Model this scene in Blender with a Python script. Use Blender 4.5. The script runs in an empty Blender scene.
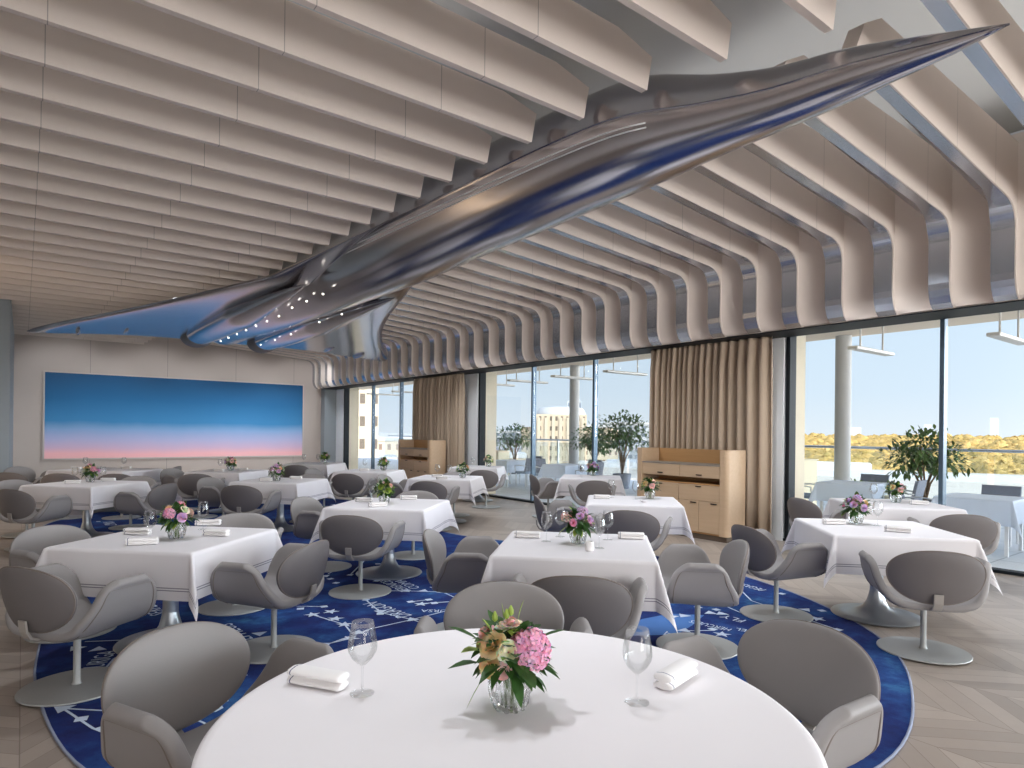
import bpy, math, random
from mathutils import Vector, Matrix
sc = bpy.context.scene
COL = sc.collection
PI = math.pi
rnd = random.Random(7)

# ------------------------------------------------------------------ camera, world, sun, exposure
FPX, HORIZON, ROLL, EYE, YAW = 640.0, 432.0, 0.0112, 1.55, 0.653
cam_d = bpy.data.cameras.new('camera')
cam_d.sensor_width = 36.0
cam_d.lens = FPX / 1024 * 36
cam_d.shift_y = (HORIZON - 384) / 1024
cam_d.clip_start = 0.05
cam_d.clip_end = 9000
cam = bpy.data.objects.new('camera', cam_d)
COL.objects.link(cam)
fwd = Vector((math.sin(YAW), math.cos(YAW), 0))
rgt = Vector((math.cos(YAW), -math.sin(YAW), 0))
up = Vector((0, 0, 1))
r2 = rgt * math.cos(ROLL) + up * math.sin(ROLL)
u2 = up * math.cos(ROLL) - rgt * math.sin(ROLL)
cam.matrix_world = Matrix(((r2.x, u2.x, -fwd.x, 0), (r2.y, u2.y, -fwd.y, 0), (r2.z, u2.z, -fwd.z, EYE), (0, 0, 0, 1)))
sc.camera = cam
sc.view_settings.view_transform = 'Standard'
sc.view_settings.look = 'None'
sc.view_settings.exposure = 0.12
sc.view_settings.gamma = 1.0
sc.view_settings.use_curve_mapping = False

wd = bpy.data.worlds.new('sky')
sc.world = wd
wd.use_nodes = True
nt = wd.node_tree
nt.nodes.clear()
_tc = nt.nodes.new('ShaderNodeTexCoord')
_sx = nt.nodes.new('ShaderNodeSeparateXYZ')
_rp = nt.nodes.new('ShaderNodeValToRGB')
_bg = nt.nodes.new('ShaderNodeBackground')
_wo = nt.nodes.new('ShaderNodeOutputWorld')
nt.links.new(_tc.outputs['Generated'], _sx.inputs[0])
nt.links.new(_sx.outputs['Z'], _rp.inputs[0])
nt.links.new(_rp.outputs[0], _bg.inputs[0])
nt.links.new(_bg.outputs[0], _wo.inputs[0])
cr = _rp.color_ramp
cr.elements[0].position = 0.0
cr.elements[0].color = (0.82, 0.91, 0.98, 1)
cr.elements[1].position = 0.8
cr.elements[1].color = (.8, 1.05, 1.5, 1)
e = cr.elements.new(0.06); e.color = (0.72, 0.86, 0.985, 1)
e = cr.elements.new(0.27); e.color = (0.62, 0.80, 0.98, 1)
e = cr.elements.new(0.36); e.color = (.85, 1.0, 1.25, 1)
_bg.inputs[1].default_value = 0.94
# glow lobes added to the sky behind and beside the viewer, as room fill
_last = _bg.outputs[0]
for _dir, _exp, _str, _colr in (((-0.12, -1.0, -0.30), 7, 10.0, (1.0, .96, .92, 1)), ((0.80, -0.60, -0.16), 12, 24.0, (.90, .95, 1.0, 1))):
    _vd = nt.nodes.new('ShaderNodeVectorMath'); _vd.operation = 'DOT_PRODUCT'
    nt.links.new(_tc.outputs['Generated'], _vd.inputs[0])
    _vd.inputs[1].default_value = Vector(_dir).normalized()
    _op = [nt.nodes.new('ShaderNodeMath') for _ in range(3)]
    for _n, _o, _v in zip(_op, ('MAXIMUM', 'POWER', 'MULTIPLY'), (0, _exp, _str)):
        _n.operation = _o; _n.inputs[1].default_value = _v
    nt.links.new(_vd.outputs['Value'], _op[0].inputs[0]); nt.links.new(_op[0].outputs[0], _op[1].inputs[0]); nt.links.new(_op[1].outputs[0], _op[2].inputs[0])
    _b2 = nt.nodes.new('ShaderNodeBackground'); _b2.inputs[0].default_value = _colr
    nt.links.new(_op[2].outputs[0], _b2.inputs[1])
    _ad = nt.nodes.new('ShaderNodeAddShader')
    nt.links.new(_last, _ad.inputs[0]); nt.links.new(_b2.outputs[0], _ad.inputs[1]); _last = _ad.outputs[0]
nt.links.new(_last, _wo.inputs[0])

sun_d = bpy.data.lights.new('sun', 'SUN')
sun_d.energy = 2.9
sun_d.color = (1.0, 0.93, 0.82)
sun_d.angle = 0.01
sun = bpy.data.objects.new('sun', sun_d)
COL.objects.link(sun)
sun.rotation_euler = Vector((0.22, 0.78, -0.62)).to_track_quat('-Z', 'Y').to_euler()

def area(name, loc, size, size_y, watts, color=(1, .93, .86), target=None):
    d = bpy.data.lights.new(name, 'AREA')
    d.shape = 'RECTANGLE'; d.size = size; d.size_y = size_y
    d.energy = watts; d.color = color
    o = bpy.data.objects.new(name, d); COL.objects.link(o)
    o.location = loc
    if target is not None:
        o.rotation_euler = (Vector(target) - Vector(loc)).to_track_quat('-Z', 'Y').to_euler()
    return o

def spot(name, loc, watts, angle, target, color=(.90, .945, 1.0), radius=.05):
    d = bpy.data.lights.new(name, 'SPOT')
    d.energy = watts; d.spot_size = math.radians(angle); d.spot_blend = .6
    d.shadow_soft_size = radius; d.color = color
    o = bpy.data.objects.new(name, d); COL.objects.link(o)
    o.location = loc
    o.rotation_euler = (Vector(target) - Vector(loc)).to_track_quat('-Z', 'Y').to_euler()
    return o

# warm wall washers on the room's inner side
area('wall_washer', (-2.2, 12.0, 3.6), 0.3, 12.0, 60, (1, .72, .45), (0, 12, 3.9))

# ------------------------------------------------------------------ materials
def lin(r, g, b):
    f = lambda c: (c / 255) / 12.92 if c / 255 <= .04045 else ((c / 255 + .055) / 1.055) ** 2.4
    return (f(r), f(g), f(b), 1)

class N:
    """tiny node helper"""
    def __init__(s, name):
        s.m = bpy.data.materials.new(name); s.m.use_nodes = True
        s.t = s.m.node_tree; s.t.nodes.clear()
        s.out = s.t.nodes.new('ShaderNodeOutputMaterial')
    def n(s, kind, **kw):
        x = s.t.nodes.new('ShaderNode' + kind)
        for k, v in kw.items(): setattr(x, k, v)
        return x
    def l(s, a, b): s.t.links.new(a, b)
    def math(s, op, a, b=None, c=None):
        x = s.n('Math', operation=op)
        for i, v in enumerate((a, b, c)):
            if v is None: continue
            if isinstance(v, (int, float)): x.inputs[i].default_value = v
            else: s.l(v, x.inputs[i])
        return x.outputs[0]
    def mix(s, f, a, b):
        x = s.n('Mix', data_type='RGBA')
        for i, v in ((0, f), (6, a), (7, b)):
            if isinstance(v, (tuple, int, float)): x.inputs[i].default_value = v
            else: s.l(v, x.inputs[i])
        return x.outputs[2]
    def bsdf(s, color, rough=.6, metal=0., spec=.4, **kw):
        p = s.n('BsdfPrincipled')
        for k, v in (('Base Color', color), ('Roughness', rough), ('Metallic', metal), ('Specular IOR Level', spec)):
            if isinstance(v, (tuple, int, float)): p.inputs[k].default_value = v
            else: s.l(v, p.inputs[k])
        for k, v in kw.items():
            p.inputs[k.replace('_', ' ')].default_value = v
        s.l(p.outputs[0], s.out.inputs[0])
        return p
    def noise(s, scale, detail=3., co=None, rough=.55):
        x = s.n('TexNoise'); x.inputs['Scale'].default_value = scale
        x.inputs['Detail'].default_value = detail; x.inputs['Roughness'].default_value = rough
        if co is None: co = s.n('TexCoord').outputs['Object']
        s.l(co, x.inputs['Vector'])
        return x
    def bump(s, p, h, strength=.2, dist=.01):
        b = s.n('Bump'); b.inputs['Strength'].default_value = strength; b.inputs['Distance'].default_value = dist
        s.l(h, b.inputs['Height']); s.l(b.outputs[0], p.inputs['Normal'])

def plain(name, col, rough=.6, metal=0., spec=.4, var=.06, scale=8., bump=0., **kw):
    m = N(name)
    nz = m.noise(scale)
    dark = tuple(c * (1 - var) for c in col[:3]) + (1,)
    light = tuple(min(1, c * (1 + var)) for c in col[:3]) + (1,)
    c = m.mix(nz.outputs[0], dark, light)
    p = m.bsdf(c, rough, metal, spec, **kw)
    if bump: 
        n2 = m.noise(scale * 30, 2); m.bump(p, n2.outputs[0], bump, .002)
    return m.m

def glassy(name, tint=(1, 1, 1, 1), refl=1.0, rough=0.0, base=.03):
    m = N(name)
    tr = m.n('BsdfTransparent'); tr.inputs[0].default_value = tint
    gl = m.n('BsdfGlossy'); gl.inputs['Roughness'].default_value = rough
    lw = m.n('LayerWeight'); lw.inputs['Blend'].default_value = .35
    f = m.math('MULTIPLY_ADD', lw.outputs['Fresnel'], refl, base)
    f = m.math('MINIMUM', f, .9)
    mx = m.n('MixShader')
    m.l(f, mx.inputs[0]); m.l(tr.outputs[0], mx.inputs[1]); m.l(gl.outputs[0], mx.inputs[2])
    m.l(mx.outputs[0], m.out.inputs[0])
    return m.m

def wood(name, a, b, rough=.5, axis='Z', scale=1.):
    m = N(name)
    tc = m.n('TexCoord'); mp = m.n('Mapping')
    s = [22 * scale] * 3; s['XYZ'.index(axis)] = 1.2 * scale
    mp.inputs['Scale'].default_value = s
    m.l(tc.outputs['Object'], mp.inputs[0])
    nz = m.noise(1.0, 5., mp.outputs[0], .6)
    c = m.mix(nz.outputs[0], a, b)
    p = m.bsdf(c, rough, 0, .35)
    m.bump(p, nz.outputs[0], .05, .002)
    return m.m

M = {}
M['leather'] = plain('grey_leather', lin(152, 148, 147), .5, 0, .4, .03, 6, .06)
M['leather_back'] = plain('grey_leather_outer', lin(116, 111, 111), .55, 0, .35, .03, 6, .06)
M['piping'] = plain('piping_leather', lin(128, 118, 112), .6)
M['chair_metal'] = plain('grey_lacquered_steel', lin(176, 178, 177), .42, .15, .5, .03, 4)
M['bracket'] = plain('taupe_lacquer', lin(172, 166, 160), .45, .1, .4, .02)
M['table_metal'] = plain('brushed_aluminium', lin(178, 184, 190), .28, .85, .5, .04, 3)
M['tabletop'] = plain('white_laminate', lin(225, 222, 218), .5)
M['fin'] = None
M['void'] = plain('void_paint', lin(196, 197, 194), .9, 0, .2, .03, 1)
M['wall'] = plain('taupe_wall_panel', lin(206, 196, 190), .75, 0, .3, .03, 1.2)
M['bluewall'] = plain('grey_blue_panel', lin(160, 168, 173), .7, 0, .3, .04, 1)
M['whitewall'] = plain('white_plaster', lin(222, 226, 230), .8, 0, .3, .02, 1)
M['pier'] = plain('pale_pier', lin(246, 249, 252), .6, 0, .3, .01, 1)
M['frame'] = plain('blue_grey_aluminium', lin(88, 106, 122), .35, .5, .5, .03, 3)
M['darkframe'] = plain('dark_aluminium', lin(22, 28, 34), .6, 0, .3, .03, 3)
M['reveal'] = plain('cream_stone', lin(226, 214, 190), .7, 0, .3, .05, 2)
M['steel'] = plain('satin_steel', lin(170, 176, 182), .3, .9, .5, .03, 3)
M['black'] = plain('black_bronze', lin(52, 44, 40), .4, .6)
M['plinth'] = plain('dark_plinth', lin(98, 84, 72), .6)
M['oak'] = wood('pale_oak', lin(196, 166, 134), lin(214, 186, 155), .45, 'Y')
M['oak_in'] = wood('golden_oak_inside', lin(176, 132, 86), lin(198, 154, 104), .5, 'Y')
M['counter'] = plain('grey_counter_stone', lin(150, 142, 134), .35)
M['stem'] = plain('plant_stem', lin(96, 120, 60), .6)
M['leaf'] = plain('green_leaf', lin(52, 88, 38), .42, 0, .45, .35, 25)
M['leaf_light'] = plain('light_green_leaf', lin(150, 172, 78), .45, 0, .4, .2, 25)
M['pink'] = plain('pink_petal', lin(242, 172, 200), .6, 0, .2, .16, 60, Subsurface_Weight=.6, Subsurface_Scale=.004)
M['mauve'] = plain('mauve_petal', lin(222, 182, 220), .6, 0, .2, .14, 60, Subsurface_Weight=.6, Subsurface_Scale=.004)
M['peach'] = plain('peach_petal', lin(255, 214, 168), .6, 0, .2, .1, 60, Subsurface_Weight=.6, Subsurface_Scale=.004)
M['cream'] = plain('cream_petal', lin(252, 244, 218), .6, 0, .2, .06, 60, Subsurface_Weight=.6, Subsurface_Scale=.004)
M['blush'] = plain('blush_petal', lin(244, 202, 194), .6, 0, .2, .1, 60, Subsurface_Weight=.6, Subsurface_Scale=.004)
M['glass'] = glassy('window_glass', (.985, .993, .997, 1), .12, 0, .006)
M['rail_glass'] = glassy('railing_glass', (.93, .97, .98, 1), .4, 0, .02)
M['crystal'] = glassy('drinking_glass', (.985, .99, .99, 1), .32, .02, .012)
_m = N('cut_crystal')
_gl = _m.n('BsdfGlass'); _gl.inputs['IOR'].default_value = 1.42; _gl.inputs['Roughness'].default_value = .0
_tr = _m.n('BsdfTransparent'); _tr.inputs[0].default_value = (.98, .99, .99, 1)
_mx = _m.n('MixShader'); _mx.inputs[0].default_value = .6
_m.l(_tr.outputs[0], _mx.inputs[1]); _m.l(_gl.outputs[0], _mx.inputs[2]); _m.l(_mx.outputs[0], _m.out.inputs[0])
M['cut'] = _m.m
M['fabric_out'] = plain('pale_blue_cloth', lin(222, 234, 250), .85, 0, .2, .04, 4)
M['cushion'] = plain('blue_grey_cushion', lin(150, 168, 190), .9, 0, .1, .1, 5)
M['white_metal'] = plain('white_powder_coat', lin(232, 234, 236), .4)
M['terrace_chair'] = plain('grey_weave', lin(128, 134, 146), .8, 0, .2, .1, 40)
M['planter'] = plain('cream_planter', lin(236, 226, 196), .7, 0, .2, .03, 2)
M['column'] = plain('painted_concrete', lin(188, 186, 182), .75, 0, .2, .04, 2)
M['canopy'] = plain('canopy_soffit', lin(222, 204, 184), .8, 0, .2, .04, .7)
M['heater'] = plain('light_grey_heater', lin(214, 210, 204), .5, 0.1)
M['trunk'] = plain('bark', lin(120, 100, 78), .8, 0, .2, .2, 20)
M['bush'] = plain('olive_leaf', lin(86, 112, 62), .5, 0, .35, .35, 6)
M['roof_grey'] = plain('pale_roof', lin(206, 208, 208), .8)
M['rib'] = plain('cream_rib', lin(206, 194, 172), .8)
M['brown'] = plain('brown_timber', lin(140, 96, 74), .6)

# sculpture skin
_m = N('polished_alloy')
_nz = _m.noise(.7, 2.)
_c = _m.mix(_nz.outputs[0], lin(176, 176, 186), lin(204, 200, 200))
_m.bsdf(_c, .19, 1.0, .5)
M['alloy'] = _m.m
M['nozzle'] = plain('dull_nozzle', lin(122, 116, 112), .5, .6)
_m = N('light_pin')
_em = _m.n('Emission'); _em.inputs[0].default_value = (1, .93, .82, 1); _em.inputs[1].default_value = 6.
_m.l(_em.outputs[0], _m.out.inputs[0]); M['pin'] = _m.m

def seam_mat(name, col, seams, rough=.7, spec=.25, width=.003, axis='X'):
    """panel finish with thin dark joints at fixed places along one axis"""
    m = N(name)
    tc = m.n('TexCoord'); sp = m.n('SeparateXYZ'); m.l(tc.outputs['Object'], sp.inputs[0])
    d = None
    for s in seams:
        a = m.math('ABSOLUTE', m.math('SUBTRACT', sp.outputs[axis], s))
        d = a if d is None else m.math('MINIMUM', d, a)
    joint = m.math('LESS_THAN', d, width)
    nz = m.noise(1.1)
    c = m.mix(nz.outputs[0], tuple(x * .95 for x in col[:3]) + (1,), tuple(x * 1.05 for x in col[:3]) + (1,))
    c = m.mix(joint, c, tuple(x * .55 for x in col[:3]) + (1,))
    m.bsdf(c, rough, 0, spec)
    return m.m
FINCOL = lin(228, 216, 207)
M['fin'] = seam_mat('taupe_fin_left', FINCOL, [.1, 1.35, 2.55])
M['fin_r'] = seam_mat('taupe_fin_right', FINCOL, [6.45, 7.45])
M['fin_edge'] = plain('satin_fin_edge', lin(196, 200, 208), .24, .85, .5, .03, 1)
M['wallpanel'] = seam_mat('taupe_wall_boards', lin(198, 186, 178), [1.55, 3.55, 5.55, 7.45], .75, .25, .006)

# floor: chevron oak
_m = N('chevron_floor')
_g = _m.n('NewGeometry'); _s = _m.n('SeparateXYZ'); _m.l(_g.outputs['Position'], _s.inputs[0])
X, Y = _s.outputs['X'], _s.outputs['Y']
W_, PW = .52, .115
_bx = _m.math('DIVIDE', X, W_)
_bi = _m.math('FLOOR', _bx)
_fx = _m.math('FRACT', _bx)
_par = _m.math('MODULO', _m.math('ABSOLUTE', _bi), 2.)
_sgn = _m.math('MULTIPLY_ADD', _par, 2., -1.)
_sl = _m.math('MULTIPLY', _m.math('MULTIPLY', _m.math('SUBTRACT', _fx, .5), _sgn), W_)
_t = _m.math('DIVIDE', _m.math('ADD', Y, _sl), PW * 1.414)
_ti = _m.math('FLOOR', _t); _tf = _m.math('FRACT', _t)
_cv = _m.n('CombineXYZ'); _m.l(_bi, _cv.inputs[0]); _m.l(_ti, _cv.inputs[1])
_wn = _m.n('TexWhiteNoise', noise_dimensions='2D'); _m.l(_cv.outputs[0], _wn.inputs['Vector'])
_c = _m.mix(_wn.outputs['Value'], lin(160, 148, 138), lin(186, 174, 163))
_gr = _m.noise(9., 5.)
_c = _m.mix(_m.math('MULTIPLY', _gr.outputs[0], .35), _c, lin(148, 132, 120))
_j = _m.math('MAXIMUM', _m.math('LESS_THAN', _tf, .03), _m.math('LESS_THAN', _fx, .01))
_c = _m.mix(_m.math('MULTIPLY', _j, .55), _c, lin(96, 80, 68))
_m.bsdf(_c, .38, 0, .4)
M['floor'] = _m.m

# terrace paving
_m = N('terrace_paving')
_b = _m.n('TexBrick'); _b.offset = 0.
_tc = _m.n('TexCoord'); _m.l(_tc.outputs['Object'], _b.inputs['Vector'])
_b.inputs['Color1'].default_value = lin(226, 232, 238); _b.inputs['Color2'].default_value = lin(218, 226, 234)
_b.inputs['Mortar'].default_value = lin(160, 172, 182); _b.inputs['Scale'].default_value = 1.
_b.inputs['Brick Width'].default_value = .9; _b.inputs['Row Height'].default_value = .9; _b.inputs['Mortar Size'].default_value = .008
_m.bsdf(_b.outputs[0], .6); M['paving'] = _m.m

# rug pile
_m = N('blue_rug_pile')
_n1 = _m.noise(1.5, 7., None, .7); _n2 = _m.noise(5., 4.)
_r = _m.n('ValToRGB'); _m.l(_n1.outputs[0], _r.inputs[0])
_e = _r.color_ramp.elements
_e[0].position = .34; _e[0].color = lin(30, 38, 80); _e[1].position = .68; _e[1].color = lin(66, 122, 172)
_x = _e.new(.47); _x.color = lin(32, 54, 110); _x = _e.new(.58); _x.color = lin(40, 80, 138)
_c = _m.mix(_m.math('MULTIPLY', _n2.outputs[0], .35), _r.outputs[0], lin(62, 56, 116))
_p = _m.bsdf(_c, .95, 0, .1)
_n3 = _m.noise(320., 2.); _m.bump(_p, _n3.outputs[0], .4, .004)
M['rug'] = _m.m
M['rug_white'] = plain('rug_white_yarn', lin(205, 218, 236), .95, 0, .1, .05, 30)
M['rug_pale'] = plain('rug_pale_blue_yarn', lin(84, 124, 186), .95, 0, .1, .1, 8)
M['rug_edge'] = plain('rug_binding', lin(150, 158, 180), .9)

# tablecloth: hem lines drawn in cloth coordinates
_m = N('white_table_linen')
_uv = _m.n('UVMap'); _sp = _m.n('SeparateXYZ'); _m.l(_uv.outputs[0], _sp.inputs[0])
_d = _m.math('MINIMUM', _sp.outputs['X'], _sp.outputs['Y'])
_band = lambda a, b: _m.math('MULTIPLY', _m.math('GREATER_THAN', _d, a), _m.math('LESS_THAN', _d, b))
_ln = _m.math('MAXIMUM', _band(.058, .064), _band(.074, .080))
_c = _m.mix(_ln, lin(236, 233, 236), lin(150, 146, 158))
_p = _m.bsdf(_c, .85, 0, .2)
_w = _m.noise(500., 2.); _m.bump(_p, _w.outputs[0], .08, .001)
M['linen'] = _m.m
M['linen_plain'] = plain('plain_white_linen', lin(236, 232, 234), .85, 0, .2, .02, 4, .05)

# napkin with a navy line near one end
_m = N('napkin_linen')
_tc = _m.n('TexCoord'); _sp = _m.n('SeparateXYZ'); _m.l(_tc.outputs['Object'], _sp.inputs[0])
_b1 = _m.math('LESS_THAN', _m.math('ABSOLUTE', _m.math('SUBTRACT', _sp.outputs['X'], -.080)), .0018)
_c = _m.mix(_b1, lin(240, 237, 236), lin(84, 88, 122))
_m.bsdf(_c, .85, 0, .2)
M['napkin'] = _m.m

# back wall picture: a sunset sky fading from deep blue to pink
_m = N('sunset_print')
_tc = _m.n('TexCoord'); _sp = _m.n('SeparateXYZ'); _m.l(_tc.outputs['Generated'], _sp.inputs[0])
_nz = _m.noise(.6, 3.)
_z = _m.math('ADD', _sp.outputs['Z'], _m.math('MULTIPLY', _m.math('SUBTRACT', _nz.outputs[0], .5), .08))
_r = _m.n('ValToRGB'); _m.l(_z, _r.inputs[0]); _e = _r.color_ramp.elements
_e[0].position = .0; _e[0].color = lin(255, 196, 196); _e[1].position = 1.; _e[1].color = lin(22, 84, 130)
for p_, c_ in ((.05, (255, 194, 200)), (.12, (222, 190, 216)), (.22, (188, 188, 224)), (.34, (140, 174, 218)), (.44, (62, 136, 188)), (.70, (32, 106, 156))):
    _x = _e.new(p_); _x.color = lin(*c_)
_m.bsdf(_r.outputs[0], .55, 0, .3)
M['print'] = _m.m

def facade_mat(name, wall, win, px, pz, fx=.5, fz=.5):
    m = N(name)
    tc = m.n('TexCoord'); sp = m.n('SeparateXYZ'); m.l(tc.outputs['Object'], sp.inputs[0])
    h = m.math('ADD', sp.outputs['X'], sp.outputs['Y'])
    a = m.math('LESS_THAN', m.math('FRACT', m.math('DIVIDE', h, px)), fx)
    b = m.math('LESS_THAN', m.math('FRACT', m.math('DIVIDE', sp.outputs['Z'], pz)), fz)
    c = m.mix(m.math('MULTIPLY', a, b), wall, win)
    m.bsdf(c, .8, 0, .2)
    return m.m

# ------------------------------------------------------------------ mesh helpers
class MB:
    def __init__(s): s.v = []; s.f = []; s.mi = []; s.uv = None
    def add(s, vs, fs, mi=0):
        o = len(s.v); s.v += [tuple(v) for v in vs]
        for f in fs: s.f.append(tuple(i + o for i in f)); s.mi.append(mi)
        return s
    def box(s, x0, x1, y0, y1, z0, z1, mi=0):
        v = [(x, y, z) for z in (z0, z1) for y in (y0, y1) for x in (x0, x1)]
        return s.add(v, [(0, 2, 3, 1), (4, 5, 7, 6), (0, 1, 5, 4), (2, 6, 7, 3), (0, 4, 6, 2), (1, 3, 7, 5)], mi)
    def lathe(s, prof, n=32, c=(0, 0, 0), mi=0, cap=True):
        v = []
        for r, z in prof:
            for k in range(n):
                a = 2 * PI * k / n
                v.append((c[0] + r * math.cos(a), c[1] + r * math.sin(a), c[2] + z))
        f = [(i * n + k, i * n + (k + 1) % n, (i + 1) * n + (k + 1) % n, (i + 1) * n + k) for i in range(len(prof) - 1) for k in range(n)]
        if cap:
            if prof[0][0] > 1e-6: f.append(tuple(reversed(range(n))))
            if prof[-1][0] > 1e-6: f.append(tuple((len(prof) - 1) * n + k for k in range(n)))
        return s.add(v, f, mi)
    def tube(s, path, r, n=10, mi=0, closed=False):
        P = [Vector(p) for p in path]; m = len(P); v = []
        R = r if hasattr(r, '__len__') else [r] * m
        ref = None
        for i in range(m):
            t = (P[(i + 1) % m] - P[i - 1]) if closed else (P[min(i + 1, m - 1)] - P[max(i - 1, 0)])
            t.normalize()
            if ref is None:
                ref = Vector((0, 0, 1)) if abs(t.z) < .9 else Vector((1, 0, 0))
            a = t.cross(ref)
            if a.length < 1e-5: a = t.cross(Vector((0, 1, 0)))
            a.normalize(); b = t.cross(a).normalized(); ref = -b if False else b.cross(t) * 0 + ref
            for k in range(n):
                w = 2 * PI * k / n
                v.append(P[i] + (a * math.cos(w) + b * math.sin(w)) * R[i])
        f = []
        for i in range(m if closed else m - 1):
            j = (i + 1) % m
            f += [(i * n + k, j * n + k, j * n + (k + 1) % n, i * n + (k + 1) % n) for k in range(n)]
        if not closed: f += [tuple(range(n)), tuple(reversed([(m - 1) * n + k for k in range(n)]))]
        return s.add(v, f, mi)
    def grid(s, nu, nv, fn, mi=0, wrap=False):
        v = [fn(i / (nu - 1 if not wrap else nu), j / (nv - 1)) for i in range(nu) for j in range(nv)]
        f = []
        for i in range(nu if wrap else nu - 1):
            k = (i + 1) % nu
            f += [(i * nv + j, k * nv + j, k * nv + j + 1, i * nv + j + 1) for j in range(nv - 1)]
        return s.add(v, f, mi)
    def prism(s, poly, axis, a, b, mi=0, smi=None):
        """poly in the two other axes, extruded from a to b along axis"""
        n = len(poly)
        def P(p, t):
            if axis == 'y': return (p[0], t, p[1])
            if axis == 'x': return (t, p[0], p[1])
            return (p[0], p[1], t)
        v = [P(p, a) for p in poly] + [P(p, b) for p in poly]
        s.add(v, [tuple(range(n)), tuple(reversed(range(n, 2 * n)))], mi)
        s.add(v, [(i, i + n, (i + 1) % n + n, (i + 1) % n) for i in range(n)], mi if smi is None else smi)
        return s
    def build(s, name, mats, parent=None, smooth=False, loc=None, rz=None, bevel=0, subsurf=0, solid=0, weld=False, angle=None):
        me = bpy.data.meshes.new(name)
        me.from_pydata(s.v, [], s.f)
        if not isinstance(mats, (list, tuple)): mats = [mats]
        for m in mats: me.materials.append(m)
        me.polygons.foreach_set('material_index', s.mi)
        if smooth: me.polygons.foreach_set('use_smooth', [True] * len(s.f))
        if s.uv:
            ul = me.uv_layers.new(name='UVMap')
            for lp in me.loops: ul.data[lp.index].uv = s.uv[lp.vertex_index]
        me.update()
        if angle is not None: me.set_sharp_from_angle(angle=math.radians(angle))
        o = bpy.data.objects.new(name, me); COL.objects.link(o)
        if parent is not None: o.parent = parent
        if loc is not None: o.location = loc
        if rz is not None: o.rotation_euler = (0, 0, rz)
        if weld:
            w = o.modifiers.new('weld', 'WELD'); w.merge_threshold = 1e-4
        if solid:
            w = o.modifiers.new('solid', 'SOLIDIFY'); w.thickness = solid; w.offset = -1; w.use_even_offset = True
        if bevel:
            w = o.modifiers.new('bevel', 'BEVEL'); w.width = bevel; w.segments = 3; w.limit_method = 'ANGLE'; w.angle_limit = .6
            w.harden_normals = False
        if subsurf:
            w = o.modifiers.new('sub', 'SUBSURF'); w.levels = subsurf; w.render_levels = subsurf
        return o

def interp(tab, x):
    if x <= tab[0][0]: return tab[0][1]
    for (a, p), (b, q) in zip(tab, tab[1:]):
        if x <= b:
            t = (x - a) / (b - a); return p + (q - p) * t
    return tab[-1][1]

def smoothtab(tab, x):
    """Catmull-Rom through (x, value) pairs"""
    n = len(tab)
    if x <= tab[0][0]: return tab[0][1]
    if x >= tab[-1][0]: return tab[-1][1]
    for i in range(n - 1):
        if x <= tab[i + 1][0]:
            x0, p0 = tab[i]; x1, p1 = tab[i + 1]
            def sl(k):
                if k <= 0 or k >= n - 1:
                    a, b = (tab[0], tab[1]) if k <= 0 else (tab[-2], tab[-1])
                else: a, b = tab[k - 1], tab[k + 1]
                return (b[1] - a[1]) / (b[0] - a[0])
            h = x1 - x0; t = (x - x0) / h
            m0, m1 = sl(i) * h, sl(i + 1) * h
            return (2*t**3-3*t**2+1)*p0 + (t**3-2*t**2+t)*m0 + (-2*t**3+3*t**2)*p1 + (t**3-t**2)*m1

def closed_spline(pts, per=10):
    out = []; n = len(pts)
    for i in range(n):
        p0, p1, p2, p3 = (Vector(pts[(i + k) % n]) for k in (-1, 0, 1, 2))
        for j in range(per):
            t = j / per
            out.append(.5 * ((2*p1) + (-p0+p2)*t + (2*p0-5*p1+4*p2-p3)*t*t + (-p0+3*p1-3*p2+p3)*t**3))
    return out

def empty(name, loc, rz=0.):
    o = bpy.data.objects.new(name, None); COL.objects.link(o)
    o.location = loc; o.rotation_euler = (0, 0, rz); o.empty_display_size = .1
    return o
def tag(o, label, cat, group=None, kind=None):
    o['label'] = label; o['category'] = cat
    if group: o['group'] = group
    if kind: o['kind'] = kind
    return o
def struct(o): o['kind'] = 'structure'; return o
def copy_tree(o, parent=None):
    c = o.copy(); COL.objects.link(c)
    if parent is not None: c.parent = parent
    for ch in list(o.children): copy_tree(ch, c)
    return c
_protos = {}
def place(key, maker, loc, rz, label, cat, group):
    """first call builds the thing, later calls copy it part by part"""
    if key not in _protos:
        o = _protos[key] = maker()
    else:
        src = _protos[key]; o = copy_tree(src)
    o.location = loc; o.rotation_euler = (0, 0, rz)
    return tag(o, label, cat, group)

# ------------------------------------------------------------------ room shell
GX, YB, XL, YF = 8.93, 22.2, -2.6, -9.0          # glass line, end wall, inner wall, open end behind the viewer
struct(MB().box(XL, GX + .05, YF, YB + .3, -.12, 0).build('floor', M['floor']))
struct(MB().box(XL - .2, GX + .1, YF, YB + .3, 5.0, 5.2).build('ceiling', M['void']))
struct(MB().box(XL, 8.95, YB, YB + .3, 0, 5.0).build('wall_end', M['wallpanel']))
struct(MB().box(XL - .2, XL, YF, YB + .3, 0, 5.0).build('wall_inner', M['wall']))
struct(MB().box(XL, -.2, 16.4, YB, 0.12, 5.0).build('wall_pier', M['bluewall'], bevel=.03))
struct(MB().box(XL, -.19, 16.39, YB, 0, .12).build('baseboard_pier', M['black']))
struct(MB().box(-.19, 8.9, YB - .02, YB, 0, .1).build('baseboard_end', M['plinth']))
# grey end panel beside the glass, with a rounded upper corner
pl = [(8.42, 0), (8.93, 0), (8.93, 3.5)] + [(8.83 + .1 * math.cos(a) , 3.62 + .22 * math.sin(a)) for a in [i * PI / 16 for i in range(1, 9)]] + [(8.42, 3.84)]
struct(MB().prism(pl, 'y', YB - .35, YB - .004).build('wall_return', M['bluewall'], bevel=.01))

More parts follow.
